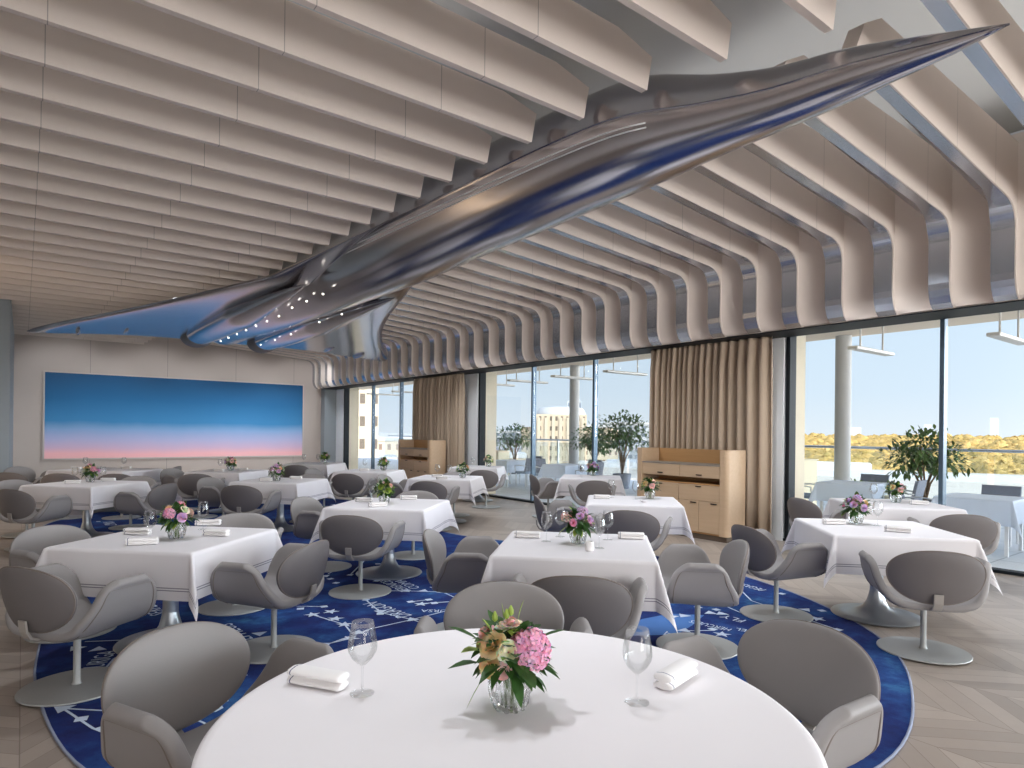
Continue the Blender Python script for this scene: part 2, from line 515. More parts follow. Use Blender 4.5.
# left ceiling fins
LEFT_END = [(1.9, 4.0), (2.5, 3.75), (3.1, 3.63), (3.7, 3.56), (4.8, 3.45), (6, 3.40), (7.8, 3.34), (9.4, 3.27), (11, 3.2), (22, 2.9)]
for k in range(-9, 35):
    y = 1.94 + .585 * k
    if y > YB - .1: break
    xe = interp(LEFT_END, y)
    prof = [(XL + .01, 4.04), (xe - .05, 4.04), (xe, 4.30), (xe - .35, 4.38), (XL + .01, 4.40)]
    m = MB().prism(prof, 'y', y, y + .05)
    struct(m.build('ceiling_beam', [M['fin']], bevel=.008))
# right ceiling fins, bent down along the glass
def rprof(x_in):
    t = (x_in - 4.55) / (7.85 - 4.55)
    low = [(x_in, 4.22 - .27 * t)]
    for i in range(1, 9):
        x = x_in + (7.84 - x_in) * i / 8
        tt = (x - 4.55) / (7.85 - 4.55); low.append((x, 4.22 - .25 * tt))
    arc = [(7.86 + .24 * math.sin(a), 3.72 + .24 * math.cos(a)) for a in [i * PI / 24 for i in range(2, 13)]]
    down = [(8.10, 3.42), (8.10, 3.26), (8.107, 3.19), (8.13, 3.12), (8.17, 3.045), (8.24, 2.995)]
    return low, arc + down
for k in range(-2, 35):
    y = 2.09 + .585 * k
    if y > YB - .1: break
    x_in = 3.5 if y < 2 else 4.55 if y < 7 else 4.7
    low, dn = rprof(x_in)
    path = low + dn
    poly = path + [(8.84, 3.0), (8.84, 4.60), (x_in + .40, 4.60), (x_in + .14, 4.46)]
    n = len(poly); T = .22
    thick = lambda p: .115 + (T - .115) * max(0., min(1., (p[0] - 7.55) / .5))
    m = MB()
    v = [(p[0], y, p[1]) for p in poly] + [(p[0], y + .014, p[1]) for p in poly] + [(p[0], y + thick(p), p[1]) for p in poly]
    m.add(v, [tuple(range(n))], 0)
    m.add(v, [tuple(reversed(range(2 * n, 3 * n)))], 0)
    for i in range(n):
        j = (i + 1) % n
        m.add(v, [(i, i + n, j + n, j)], 0)
        m.add(v, [(i + n, i + 2 * n, j + 2 * n, j + n)], 1 if i < len(path) - 1 else 0)
    # shallow scoop closing the bay down to the next fin
    zs = [4.59, 4.1, 3.7, 3.4, 3.3, 3.22, 3.15, 3.08, 3.03, 3.0]; ncol = 7
    for c_ in range(ncol):
        for z in zs:
            u_ = c_ / (ncol - 1)
            back = 8.125 + .26 * u_ ** .8 + max(0., (z - 3.9)) * .0
            if z < 3.4:
                q_ = (3.4 - z) / .40; back = back + (8.245 - back) * (1 - math.sqrt(max(0, 1 - q_ * q_)))
            m.v.append((back, y - u_ * (.585 - T + .004), z))
    o_ = len(m.v) - ncol * len(zs); q = len(zs)
    for c_ in range(ncol - 1):
        for j in range(q - 1):
            m.f.append((o_ + c_ * q + j, o_ + c_ * q + j + 1, o_ + (c_ + 1) * q + j + 1, o_ + (c_ + 1) * q + j)); m.mi.append(0)
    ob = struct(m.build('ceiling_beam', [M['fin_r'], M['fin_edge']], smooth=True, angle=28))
# bulkhead behind the bent fins: sloping sill and back panel
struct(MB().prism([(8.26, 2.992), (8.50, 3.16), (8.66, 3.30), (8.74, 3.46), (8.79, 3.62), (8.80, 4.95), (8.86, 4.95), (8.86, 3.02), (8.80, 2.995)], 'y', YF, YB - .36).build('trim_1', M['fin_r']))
struct(MB().box(8.27, 8.868, YF, YB - .36, 2.978, 2.990).build('trim_4', M['darkframe']))

# glazed side: head, sill, mullions, panes and stone piers
HEAD = 3.10
struct(MB().box(8.87, 9.02, YF, YB, 3.04, 3.15).build('trim_2', M['darkframe']))
struct(MB().box(8.87, 9.02, YF, YB, 0, .035).build('trim_3', M['darkframe']))
struct(MB().box(8.87, 9.3, YF, YB + .3, 3.15, 5.0).build('wall_glazed', M['whitewall']))
bays = [(1, [-8.9, -6.9, -4.9, -2.9, -.9, 1.05, 3.02, 4.98]), (2, [7.05, 9.02, 10.93, 12.93]), (3, [15.17, 17.13, 19.05, 21.2])]
wi = 0
for b, ys in bays:
    for a, c in zip(ys, ys[1:]):
        wi += 1
        w = struct(empty('window_%d' % wi, (8.95, (a + c) / 2, 0)))
        hw = (c - a) / 2
        MB().box(-.012, .012, -hw + .03, hw - .03, .04, 3.04).build('pane', M['glass'], w)
        f = MB()
        MB().box(-.05, .06, -hw - .026, -hw + .026, .036, 3.04).build('mullion', M['frame'], w, bevel=.006)
        if c == ys[-1]:
            MB().box(-.08, .10, hw - .03, hw + .03, .036, 3.04).build('mullion', M['darkframe'], w, bevel=.006)
for y0, y1 in ((5.03, 7.0), (12.98, 15.12), (21.25, 22.2)):
    struct(MB().box(8.84, 9.03, y0, y1, 0, 3.04).build('wall_pier', M['pier']))
    struct(MB().box(9.035, 9.42, y0 - .02, y1 + .02, 0, 3.85).build('wall_pier_stone', M['reveal']))

# end-wall picture
pic = empty('wall_picture', (4.12, YB - .03, 1.87))
tag(pic, 'wide blue-to-pink sunset gradient picture on the end wall', 'picture')
MB().box(-3.63, 3.63, -.012, .012, -1.215, 1.215).build('print', M['print'], pic)
fr = MB()
for x0, x1, z0, z1 in ((-3.67, 3.67, 1.217, 1.255), (-3.67, 3.67, -1.255, -1.217), (-3.67, -3.632, -1.217, 1.217), (3.632, 3.67, -1.217, 1.217)):
    fr.box(x0, x1, -.02, .02, z0, z1)
fr.build('frame', M['wall'], pic)

# ------------------------------------------------------------------ rug with star chart
RUG = [(3.2,1.32),(4.3,1.6),(5.2,2.15),(5.9,3.1),(6.3,4.2),(6.36,5.2),(6.0,6.3),(5.4,7.3),(5.15,8.2),(5.25,9.3),(5.6,10.6),(5.85,12),(5.65,13.5),(4.9,14.6),(3.3,15.1),(1.8,14.6),(.85,13.4),(.35,12.6),(.1,11),(.15,9.2),(.2,7.4),(.12,5.8),(.08,4.7),(.25,3.4),(.85,2.4),(1.9,1.6)]
rp_ = [(p.x, p.y) for p in closed_spline([(x, y, 0) for x, y in RUG], 8)]
rug = empty('star_chart_rug', (3.2, 7.5, 0))
tag(rug, 'deep blue rug with white star constellations and lettering under the tables', 'rug')
loc = lambda pts: [(x - 3.2, y - 7.5) for x, y in pts]
pile = MB().prism(loc(rp_), 'z', .001, .010)
MB().tube([(x, y, .008) for x, y in loc(rp_)], .008, 6, closed=True).build('binding', M['rug_edge'], rug, smooth=True)
STARS = [((1.93,5.23),'s'),((2.09,5.23),'s'),((2.04,5.01),'s'),((2.04,4.82),'s'),((2.1,5.41),'q'),((1.91,5.46),'q'),((2.43,4.99),'t'),((2.40,4.93),'q'),((2.49,5.41),'q'),((2.54,4.63),'t'),((2.56,4.45),'t'),((2.94,5.5),'t'),((3.08,5.4),'t'),((3.21,5.26),'t'),((2.79,5.12),'q'),((2.83,5.0),'s'),((2.96,5.09),'q'),((2.94,4.96),'q'),((2.78,6.44),'q'),((2.52,6.18),'q'),((2.54,6.38),'q'),((2.55,6.54),'t'),((2.89,6.03),'q'),((3.27,6.79),'q'),((1.94,4.47),'s'),((1.74,4.45),'q'),((2.04,4.57),'t'),((.69,4.85),'t'),((.19,4.26),'t'),((.26,4.05),'q'),((.34,3.86),'q'),((.81,5.27),'t'),((1.43,4.97),'t'),((1.73,5.71),'t'),((4.81,3.78),'q'),((4.82,3.66),'q'),((4.78,3.5),'q'),((4.85,3.36),'q'),((4.72,3.33),'t'),((4.46,3.41),'t'),((4.36,3.45),'t'),((4.13,3.15),'t'),((4.34,3.04),'q'),((4.29,2.92),'s'),((4.78,3.26),'t'),((5.86,3.33),'q'),((5.5,2.9),'t'),((5.59,2.8),'q'),((5.31,2.7),'s'),((5.15,2.45),'q'),((.31,5.37),'t'),((.43,5.26),'t'),((1.88,3.57),'t'),
 ((3.9,8.6),'s'),((4.3,9.2),'q'),((4.6,9.9),'t'),((4.1,10.4),'s'),((3.5,8.9),'q'),((2.2,8.3),'s'),((1.8,8.9),'t'),((1.2,9.3),'q'),((.9,8.1),'s'),((.6,9.8),'q'),((1.6,12.4),'s'),((2.3,13.1),'q'),((2.9,13.8),'t'),((4.2,12.1),'s'),((4.8,11.2),'q'),((5.1,12.7),'t'),((.8,7.0),'t'),((1.5,7.4),'q'),((4.6,5.9),'s'),((5.2,6.2),'q'),((5.6,5.1),'t'),((4.9,7.2),'q'),((.6,11.9),'s'),((1.0,12.4),'q'),((2.0,11.3),'s'),((3.3,11.6),'q')]
rs = random.Random(3)
for (x, y), k in STARS:
    a0 = rs.uniform(0, 6); x -= 3.2; y -= 7.5
    if k == 's':
        pts = [(x + (.075 if i % 2 == 0 else .03) * math.cos(a0 + i * PI / 5), y + (.075 if i % 2 == 0 else .03) * math.sin(a0 + i * PI / 5)) for i in range(10)]
    elif k == 'q':
        pts = [(x + .042 * math.cos(a0 + i * PI / 2), y + .042 * math.sin(a0 + i * PI / 2)) for i in range(4)]
    else:
        pts = [(x + .065 * math.cos(a0 + i * 2 * PI / 3), y + .065 * math.sin(a0 + i * 2 * PI / 3)) for i in range(3)]
    n = len(pts)
    pile.add([(px, py, .0125) for px, py in pts], [tuple(range(n))], 1)
LINES = [((.19,4.26),(.3,3.89)),((.3,3.89),(.43,3.61)),((.19,4.26),(.75,3.75)),((.81,5.27),(.37,5.5)),((.32,4.51),(.5,4.99)),((.5,4.99),(.81,5.27)),((2.49,5.41),(2.42,4.96)),((2.42,4.96),(2.54,4.63)),((2.54,4.63),(2.57,4.41)),((2.54,4.63),(2.91,4.69)),((2.54,4.63),(2.17,4.6)),((2.17,4.6),(1.61,4.39)),((2.94,5.5),(3.21,5.26)),((3.21,5.26),(3.19,4.92)),((3.21,5.5),(3.21,5.26)),((2.79,5.12),(2.96,5.09)),((2.83,5.02),(3.08,4.92)),((1.93,5.23),(2.04,4.82)),((2.04,4.82),(2.0,4.6)),((1.94,4.47),(1.74,4.45)),((1.74,4.45),(1.5,4.28)),((2.1,5.41),(1.66,5.76)),((1.66,5.76),(1.49,5.76)),((2.78,6.44),(3.28,7.13)),((2.61,6.62),(2.94,6.95)),((.74,3.7),(.78,3.59)),((5.75,3.74),(5.38,3.35)),((5.38,3.35),(5.15,2.45)),((5.05,3.46),(4.92,3.12)),((4.12,3.15),(4.33,3.01)),((2.7,5.67),(2.94,5.5)),((1.5,4.28),(1.61,4.39)),((1.61,4.39),(1.2,3.6)),
 ((3.9,8.6),(4.3,9.2)),((4.3,9.2),(4.6,9.9)),((4.6,9.9),(4.1,10.4)),((3.5,8.9),(3.9,8.6)),((2.2,8.3),(1.8,8.9)),((1.8,8.9),(1.2,9.3)),((1.2,9.3),(.6,9.8)),((1.6,12.4),(2.3,13.1)),((2.3,13.1),(2.9,13.8)),((4.2,12.1),(4.8,11.2)),((4.8,11.2),(5.1,12.7)),((.8,7.0),(1.5,7.4)),((4.6,5.9),(5.2,6.2)),((5.2,6.2),(5.6,5.1))]
for (x0, y0), (x1, y1) in LINES:
    d = Vector((x1 - x0, y1 - y0)); q = Vector((-d.y, d.x)).normalized() * .007
    pile.add([(x0 - 3.2 + q.x, y0 - 7.5 + q.y, .0115), (x0 - 3.2 - q.x, y0 - 7.5 - q.y, .0115), (x1 - 3.2 - q.x, y1 - 7.5 - q.y, .0115), (x1 - 3.2 + q.x, y1 - 7.5 + q.y, .0115)], [(0, 1, 2, 3)], 1)
pile.add([(x - 3.2, y - 7.5, .0108) for x, y in ((4.62,3.32),(4.42,3.52),(4.1,3.55),(3.75,3.5),(3.7,3.3),(4.0,3.12),(4.3,3.2))], [tuple(range(7))], 2)
TEXTS = [('DRAGON',2.60,4.74,96,.56,.15),('CEPHEUS',1.37,4.77,94,.60,.13),('COMA',3.12,5.52,88,.42,.11),('BERENICES',2.99,5.48,88,.55,.11),('URSA',2.92,4.71,143,.22,.08),('ORION',.86,3.70,60,.55,.17),('LYRA',4.03,2.96,96,.26,.11),('FLY',4.78,3.02,94,.20,.10),('HERCULES',4.47,2.95,100,.34,.08),('PEGASUS',5.88,3.5,80,.36,.10),('AURIGA',.40,4.78,70,.40,.12),('RIGEL',4.6,2.74,110,.22,.07),('PERSEUS',3.08,7.5,87,.70,.14),('SERPENS',.97,5.95,96,.50,.13),('CYGNUS',1.9,8.0,92,.6,.16),('AQUILA',4.5,8.5,90,.6,.16),('LYNX',1.2,11.8,90,.5,.16),('VIRGO',4.3,11.4,90,.5,.16)]
for txt, x, y, a, length, h in TEXTS:
    cu = bpy.data.curves.new('t', 'FONT'); cu.body = txt; cu.size = 1.0; cu.resolution_u = 2
    to = bpy.data.objects.new('t', cu); COL.objects.link(to)
    bpy.context.view_layer.update()
    me = bpy.data.meshes.new_from_object(to.evaluated_get(bpy.context.evaluated_depsgraph_get()))
    xs = [v.co.x for v in me.vertices]; w = max(xs) - min(xs)
    sx, sy = length / w, h / .72
    ca, sa = math.cos(math.radians(a)), math.sin(math.radians(a))
    vs = []
    for v in me.vertices:
        u, t = (v.co.x - min(xs)) * sx, v.co.y * sy
        vs.append((x - 3.2 + u * ca - t * sa, y - 7.5 + u * sa + t * ca, .0128))
    pile.add(vs, [tuple(p.vertices) for p in me.polygons], 1)
    bpy.data.objects.remove(to); bpy.data.curves.remove(cu); bpy.data.meshes.remove(me)
pile.build('pile', [M['rug'], M['rug_white'], M['rug_pale']], rug)

# ------------------------------------------------------------------ the aircraft sculpture
AX = 4.0
R_T = [(1.07,.004),(1.3,.055),(1.6,.109),(1.9,.159),(2.3,.199),(2.8,.28),(3.4,.411),(4.1,.463),(5.0,.499),(6.3,.542),(7.6,.59),(12,.57),(15,.46),(17,.28),(18.6,.04)]
Z_T = [(1.07,3.67),(1.3,3.69),(1.6,3.729),(1.9,3.761),(2.3,3.794),(2.8,3.875),(3.4,3.987),(4.1,4.029),(5.0,4.045),(6.3,4.063),(7.6,4.073),(12,4.09),(16,4.06),(18.6,3.95)]
W_T = [(1.07,.004),(6.3,.54),(7.5,.64),(9,.92),(11.2,1.6),(13,2.3),(14.2,2.9),(15.2,3.5),(15.9,3.86),(16.2,3.95),(16.4,3.9),(16.55,3.6),(16.8,2.7),(17.0,1.5),(17.15,.6),(17.4,.3),(18.6,.05)]
def smin(a, b, k):
    h = max(0., min(1., .5 + .5 * (b - a) / k)); return b + (a - b) * h - k * h * (1 - h)
def section(y):
    rv = smoothtab(R_T, y); r = rv * .92; zc = smoothtab(Z_T, y)
    w = max(interp(W_T, y) if y > 15.9 else smoothtab(W_T, y), r * 1.02)
    wt = max(0., min(1., (w - r) / .6))
    xs = [w + (r - w) * (1 - (1 - i / 15) ** 1.4) for i in range(15)]
    xs = [-x for x in xs] + [r * math.sin(PI * (i / 32 - .5)) for i in range(33)] + list(reversed(xs))
    k = .002 + .26 * wt
    lo, hi = [], []
    for x in xs:
        s = abs(x)
        hf = rv / r * math.sqrt(max(0, r * r - s * s)) if s <= r else -(s - r) * 2.5
        q = max(0., 1 - (s / w) ** 2) ** .5
        hw = .10 * wt * q
        zw = zc - .24 * wt - .34 * (s / 3.95) ** 2
        lo.append((x, smin(zc - hf, zw - hw, k * min(1, q * 2 + .02))))
        hi.append((x, -smin(-(zc + hf), -(zw + hw), k * min(1, q * 2 + .02))))
    for i in (0, -1):
        m_ = (lo[i][1] + hi[i][1]) / 2; lo[i] = (lo[i][0], m_ - .004); hi[i] = (hi[i][0], m_ + .004)
    return lo + list(reversed(hi))
plane = empty('aircraft_sculpture', (AX, 9.5, 4.0))
tag(plane, 'long polished silver delta-wing aircraft sculpture hung under the ceiling', 'sculpture')
ys = [1.07 + (15.8 - 1.07) * (i / 70) ** 1.15 for i in range(70)] + [15.8 + 1.6 * i / 28 for i in range(29)] + [17.6, 17.9, 18.2, 18.45, 18.6]
secs = [section(y) for y in ys]
ns = len(secs[0])
m = MB()
v = [(x, y - 9.5, z - 4.0) for y, s in zip(ys, secs) for x, z in s]
f = [(i * ns + j, i * ns + (j + 1) % ns, (i + 1) * ns + (j + 1) % ns, (i + 1) * ns + j) for i in range(len(ys) - 1) for j in range(ns)]
f += [tuple(range(ns)), tuple(reversed(range((len(ys) - 1) * ns, len(ys) * ns)))]
m.add(v, f)
body = m.build('fuselage_and_wing', M['alloy'], plane, smooth=True)
for sx in (-1, 1):
    def nac(u, w_):
        y = 9.3 + 7.3 * w_
        rr = .26 * (min(1., w_ * 2.2) ** .8) * (1 - .12 * max(0, w_ - .8) / .2) + .004
        a = 2 * PI * u
        return (sx * (.72 + .03 * w_) + rr * 1.25 * math.cos(a), y - 9.5, -.32 + .02 * w_ + rr * math.sin(a) * .85)
    nm = MB().grid(28, 40, nac, wrap=True)
    nc = nm.build('engine_nacelle', M['alloy'], plane, smooth=True)
    nz_ = MB().grid(28, 10, lambda u, w_: (sx * .748 + (.238 + .035 * math.sin(PI * w_ * .7)) * 1.25 * math.cos(2 * PI * u), 6.55 + .62 * w_, -.302 + (.238 + .035 * math.sin(PI * w_ * .7)) * .85 * math.sin(2 * PI * u)), wrap=True)
    nz_.add([(sx * .748 + .268 * 1.25 * math.cos(2 * PI * k / 28), 7.10, -.302 + .268 * .85 * math.sin(2 * PI * k / 28)) for k in range(28)], [tuple(range(28))])
    nz_.build('nozzle', M['nozzle'], nc, smooth=True, angle=40)
    for k in (range(10) if sx < 0 else (0, 2, 5, 7, 9)):
        MB().lathe([(0., -.008), (.011, -.006), (.014, 0), (.013, .012)], 12).build('light', M['pin'], nc, smooth=True, loc=(sx * .46 * (1 if sx < 0 else .9), -.2 + 6.2 * k / 9 + (1.4 if sx > 0 else 0) * (1 - k / 9), -.475 if k > 2 else -.43 + .0 * k))
    for fx, fy in ((2.25, 6.55), (3.1, 6.6)):
        zt = -.20 - .36 * (fx / 3.95) ** 2 + .02
        MB().grid(12, 14, lambda u, w_: (sx * fx + .04 * math.sin(PI * w_) ** .7 * math.cos(2 * PI * u), fy - .45 + .8 * w_, zt - .07 + .06 * math.sin(PI * w_) ** .7 * math.sin(2 * PI * u)), wrap=True).build('flap_fairing', M['alloy'], plane, smooth=True)
for off in (-14, -19):
    path = []
    for i in range(40):
        y = 3.2 + 6.2 * i / 39
        a = math.radians(180 - (off + 12 * (1 - i / 39)))
        r = smoothtab(R_T, y) + .002; zc = smoothtab(Z_T, y)
        a = math.radians(off + 8 * i / 39)
        path.append((-.92 * r * math.cos(a), y - 9.5, zc - 4.0 + r * math.sin(a)))
    MB().tube(path, .006, 6).build('trim_line', M['white_metal'], plane, smooth=True)
for y in (4.6, 8.2, 12, 15):
    r = smoothtab(R_T, y)
    MB().tube([(0, y - 9.5, smoothtab(Z_T, y) - 4 + r - .02), (0, y - 9.5, 1.0)], .012, 8).build('hanger_rod', M['steel'], plane)

# ------------------------------------------------------------------ chairs
XZ = [(0, 0, .388), (.35, .125, .388), (.52, .205, .405), (.66, .268, .455), (.80, .305, .548), (.92, .330, .640), (1.0, .368, .688)]
def shell_pt(s, v):
    a = abs(s); sg = 1 if s >= 0 else -1
    x = smoothtab([(p[0], p[1]) for p in XZ], a); z = smoothtab([(p[0], p[2]) for p in XZ], a)
    yb = smoothtab([(0, -.235), (.5, -.235), (.66, -.215), (.8, -.16), (.92, -.115), (1., -.045)], a)
    yf = smoothtab([(0, .245), (.5, .25), (.66, .265), (.8, .25), (.92, .20), (1., .13)], a)
    y = yb + (yf - yb) * v
    if a < .6: z += (.012 * (v - .5) * 2 - .02 * max(0, v - .8) * 5 * (1 - a / .6))
    z += .02 * max(0, .2 - v) * 5 * (1 if a < .5 else max(0, 1 - (a - .5) * 4))
    return (sg * x, y, z)
def petal_pt(th, rho, side):
    c, s_ = math.cos(th), math.sin(th)
    ex = 2 / 2.35
    px = .300 * (abs(c) ** ex) * (1 if c >= 0 else -1)
    pz = (.174 if s_ >= 0 else .205) * (abs(s_) ** ex) * (1 if s_ >= 0 else -1)
    if s_ < 0: px *= 1 - .10 * abs(s_)
    x, z = px * rho, pz * rho
    t = .030 * math.sqrt(max(0., 1 - rho ** 4)) + .004 * (1 - rho)
    y = -.292 - .20 * z + .75 * x * x - side * t
    return (x, y, .600 + z)
def make_chair():
    t = empty('tulip_armchair', (0, 0, 0))
    m = MB().grid(45, 15, lambda u, v: shell_pt(2 * u - 1, v))
    seat = m.build('seat_shell', M['leather'], t, smooth=True, solid=.05, subsurf=1)
    # welt line on the outside of the shell
    def outer(a, v):
        p = Vector(shell_pt(a, v)); e_ = 1e-3
        du = Vector(shell_pt(a + e_, v)) - Vector(shell_pt(a - e_, v)); dv = Vector(shell_pt(a, v + e_)) - Vector(shell_pt(a, v - e_))
        n_ = du.cross(dv).normalized()
        if n_.z < 0 and abs(a) < .5: n_ = -n_
        return p - n_ * .0485
    for sg in (-1, 1):
        path = [outer(sg * (.42 + .50 * i / 24), .09) for i in range(25)]
        path += [outer(sg * .925, .09 + .82 * i / 10) for i in range(1, 10)]
        path += [outer(sg * (.42 + .50 * i / 24), .91) for i in range(24, 3, -1)]
        MB().tube(path, .0045, 5).build('welt', M['piping'], seat, smooth=True)
    rs_ = [0, .2, .4, .6, .75, .86, .93, .97, .99, 1.0]
    pm = MB(); nt_ = 56
    for side in (-1, 1):
        vs = [petal_pt(2 * PI * k / nt_, r, side) for r in rs_[1:] for k in range(nt_)] + [petal_pt(0, 0, side)]
        fs = []
        for i in range(len(rs_) - 2):
            for k in range(nt_):
                q = (i * nt_ + k, i * nt_ + (k + 1) % nt_, (i + 1) * nt_ + (k + 1) % nt_, (i + 1) * nt_ + k)
                fs.append(q if side > 0 else tuple(reversed(q)))
        c0 = (len(rs_) - 1) * nt_
        for k in range(nt_):
            q = (c0, (k + 1) % nt_, k)
            fs.append(q if side > 0 else tuple(reversed(q)))
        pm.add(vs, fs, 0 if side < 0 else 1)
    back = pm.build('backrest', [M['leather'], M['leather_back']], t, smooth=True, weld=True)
    pp = [petal_pt(2 * PI * k / nt_, .985, 1) for k in range(nt_)]
    MB().tube(pp, .0045, 6, closed=True).build('welt', M['piping'], back, smooth=True)
    # bracket from under the shell to the backrest
    prof = [(-.14, .343), (-.24, .345), (-.285, .365), (-.310, .41), (-.318, .475), (-.306, .475), (-.298, .415), (-.276, .378), (-.235, .357), (-.14, .355)]
    MB().prism([(y, z) for y, z in prof], 'x', -.028, .028).build('back_bracket', M['bracket'], t, bevel=.003)
    MB().lathe([(.060, .328), (.060, .342), (.02, .343)], 20).build('swivel_plate', M['chair_metal'], t, smooth=True, angle=40)
    MB().lathe([(.032, .016), (.022, .028), (.0195, .06), (.0195, .33)], 18).build('column', M['chair_metal'], t, smooth=True, angle=40)
    MB().lathe([(.0, .0005), (.288, .0005), (.293, .005), (.290, .011), (.20, .015), (.03, .02), (.0, .02)], 56).build('base_disc', M['chair_metal'], t, smooth=True, angle=40)
    return t
TB = {  # how each table is pointed out in the labels
 'T1': 'the front round table', 'A': 'the front-left table', 'B': 'the table at rug centre',
 'C': 'the table behind the round one', 'D': 'the table by the near sideboard',
 'E': 'the window table left of the near sideboard', 'F': 'the front-right table', 'G': 'the table touching the right window',
 'H': 'the left table below the picture', 'I': 'the far wide table below the picture', 'J': 'the far table below the picture\'s centre',
 'K': 'the left-centre table beyond the rug centre', 'L': 'the farthest table by the grey end panel', 'M': 'the table left of the far sideboard',
 'N': 'the table before the far curtain', 'O': 'the table by the middle window'}
CHAIRS = [  # x, y, heading (deg), label
 (0.59, 2.46, -65, 'large near grey armchair left of the round table, its inner back facing us'),
 (2.24, 1.33, 176, 'large near grey armchair right of the round table at the rug edge'),
 (1.77, 2.36, -127, 'grey armchair on the far side of the round table'),
 (0.27, 4.58, 33, 'grey armchair, near side of {A}'),
 (0.31, 5.84, -61, 'grey armchair, far left corner of {A}'),
 (1.41, 4.56, 128, 'grey armchair, right side of {A}'),
 (1.47, 5.85, -115, 'grey armchair, far side of {A}'),
 (2.57, 5.71, 45, 'grey armchair, near side of {B}'),
 (2.71, 6.97, -54, 'grey armchair, left side of {B}'),
 (3.84, 7.0, -127, 'grey armchair, far side of {B}'),
 (2.73, 4.11, -41, 'grey armchair, left side of {C}'),
 (2.60, 2.74, 46, 'grey armchair, near side of {C}'),
 (3.9, 2.86, 137, 'grey armchair, right side of {C}'),
 (5.24, 5.83, -35, 'grey armchair, left side of {D}'),
 (5.07, 4.53, 34, 'grey armchair, near side of {D}'),
 (7.66, 8.9, -27, 'grey armchair, left side of {E}'),
 (7.52, 7.62, 53, 'grey armchair, near side of {E}'),
 (5.14, 2.97, -23, 'grey armchair, left side of {F}'),
 (5.16, 1.85, 36, 'grey armchair, near side of {F}'),
 (7.71, 2.49, 36, 'grey armchair, near side of {G}'),
 (7.84, 3.96, -23, 'grey armchair, left side of {G}'),
 (0.12, 10.15, 40, 'grey armchair, near side of {H}'),
 (0.06, 11.42, -55, 'grey armchair, left side of {H}'),
 (1.4, 10.2, 136, 'grey armchair, right side of {H}'),
 (1.34, 11.42, -117, 'grey armchair, far side of {H}'),
 (-0.05, 13.85, 59, 'grey armchair, near left corner of {I}'),
 (0.1, 15.2, -55, 'grey armchair, left end of {I}'),
 (0.62, 13.22, 65, 'grey armchair, near side of {I}, left of a pair'),
 (1.36, 12.72, 65, 'grey armchair, near side of {I}, right of a pair'),
 (2.25, 14.6, 148, 'grey armchair, right end of {I}'),
 (2.42, 13.38, -55, 'grey armchair, left side of {J}'),
 (2.46, 12.15, 67, 'grey armchair, near side of {J}'),
 (2.5, 10.66, -55, 'grey armchair, left side of {K}'),
 (2.56, 9.42, 48, 'grey armchair, near side of {K}'),
 (3.82, 10.62, -119, 'grey armchair, far side of {K}'),
 (4.84, 14.11, 63, 'grey armchair, near side of {L}'),
 (4.72, 12.22, -57, 'grey armchair, left side of {M}'),
 (4.78, 10.98, 44, 'grey armchair, near side of {M}'),
 (5.16, 9.97, -52, 'grey armchair, left side of {N}'),
 (5.15, 8.75, 41, 'grey armchair, near side of {N}'),
 (6.3, 9.96, -125, 'grey armchair, far side of {N}'),
 (7.55, 10.72, 43, 'grey armchair, near side of {O}'),
]
for x, y, hd, lab in CHAIRS:
    place('chair', make_chair, (x, y, .010 if True else 0), math.radians(hd - 90), lab.format(**TB), 'chair', 'grey tulip armchairs')

# ------------------------------------------------------------------ tables and cloths
TROT = -.794
TABLES = {'A': (.861, 5.159), 'B': (3.16, 6.287), 'C': (3.108, 3.307), 'D': (5.70, 5.107), 'E': (8.10, 8.24), 'F': (5.8365, 2.455), 'G': (8.12, 3.25),
          'H': (.73, 10.78), 'I': (1.26, 14.14), 'J': (3.08, 12.76), 'K': (3.179, 10.027), 'L': (5.45, 14.71), 'M': (5.388, 11.587), 'N': (5.761, 9.3565), 'O': (8.1, 11.84)}
def make_table():
    t = empty('pedestal_table', (0, 0, 0))
    MB().box(-.50, .50, -.50, .50, .722, .752).build('tabletop', M['tabletop'], t, bevel=.008)
    MB().lathe([(.052, .20), (.050, .40), (.050, .70), (.14, .705), (.14, .722)], 28).build('column', M['table_metal'], t, smooth=True, angle=40)
    MB().lathe([(0, .0005), (.345, .0005), (.352, .008), (.345, .016), (.25, .026), (.16, .042), (.105, .075), (.074, .125), (.058, .185), (.052, .22), (0, .22)], 56).build('trumpet_base', M['table_metal'], t, smooth=True, angle=50)
    return t
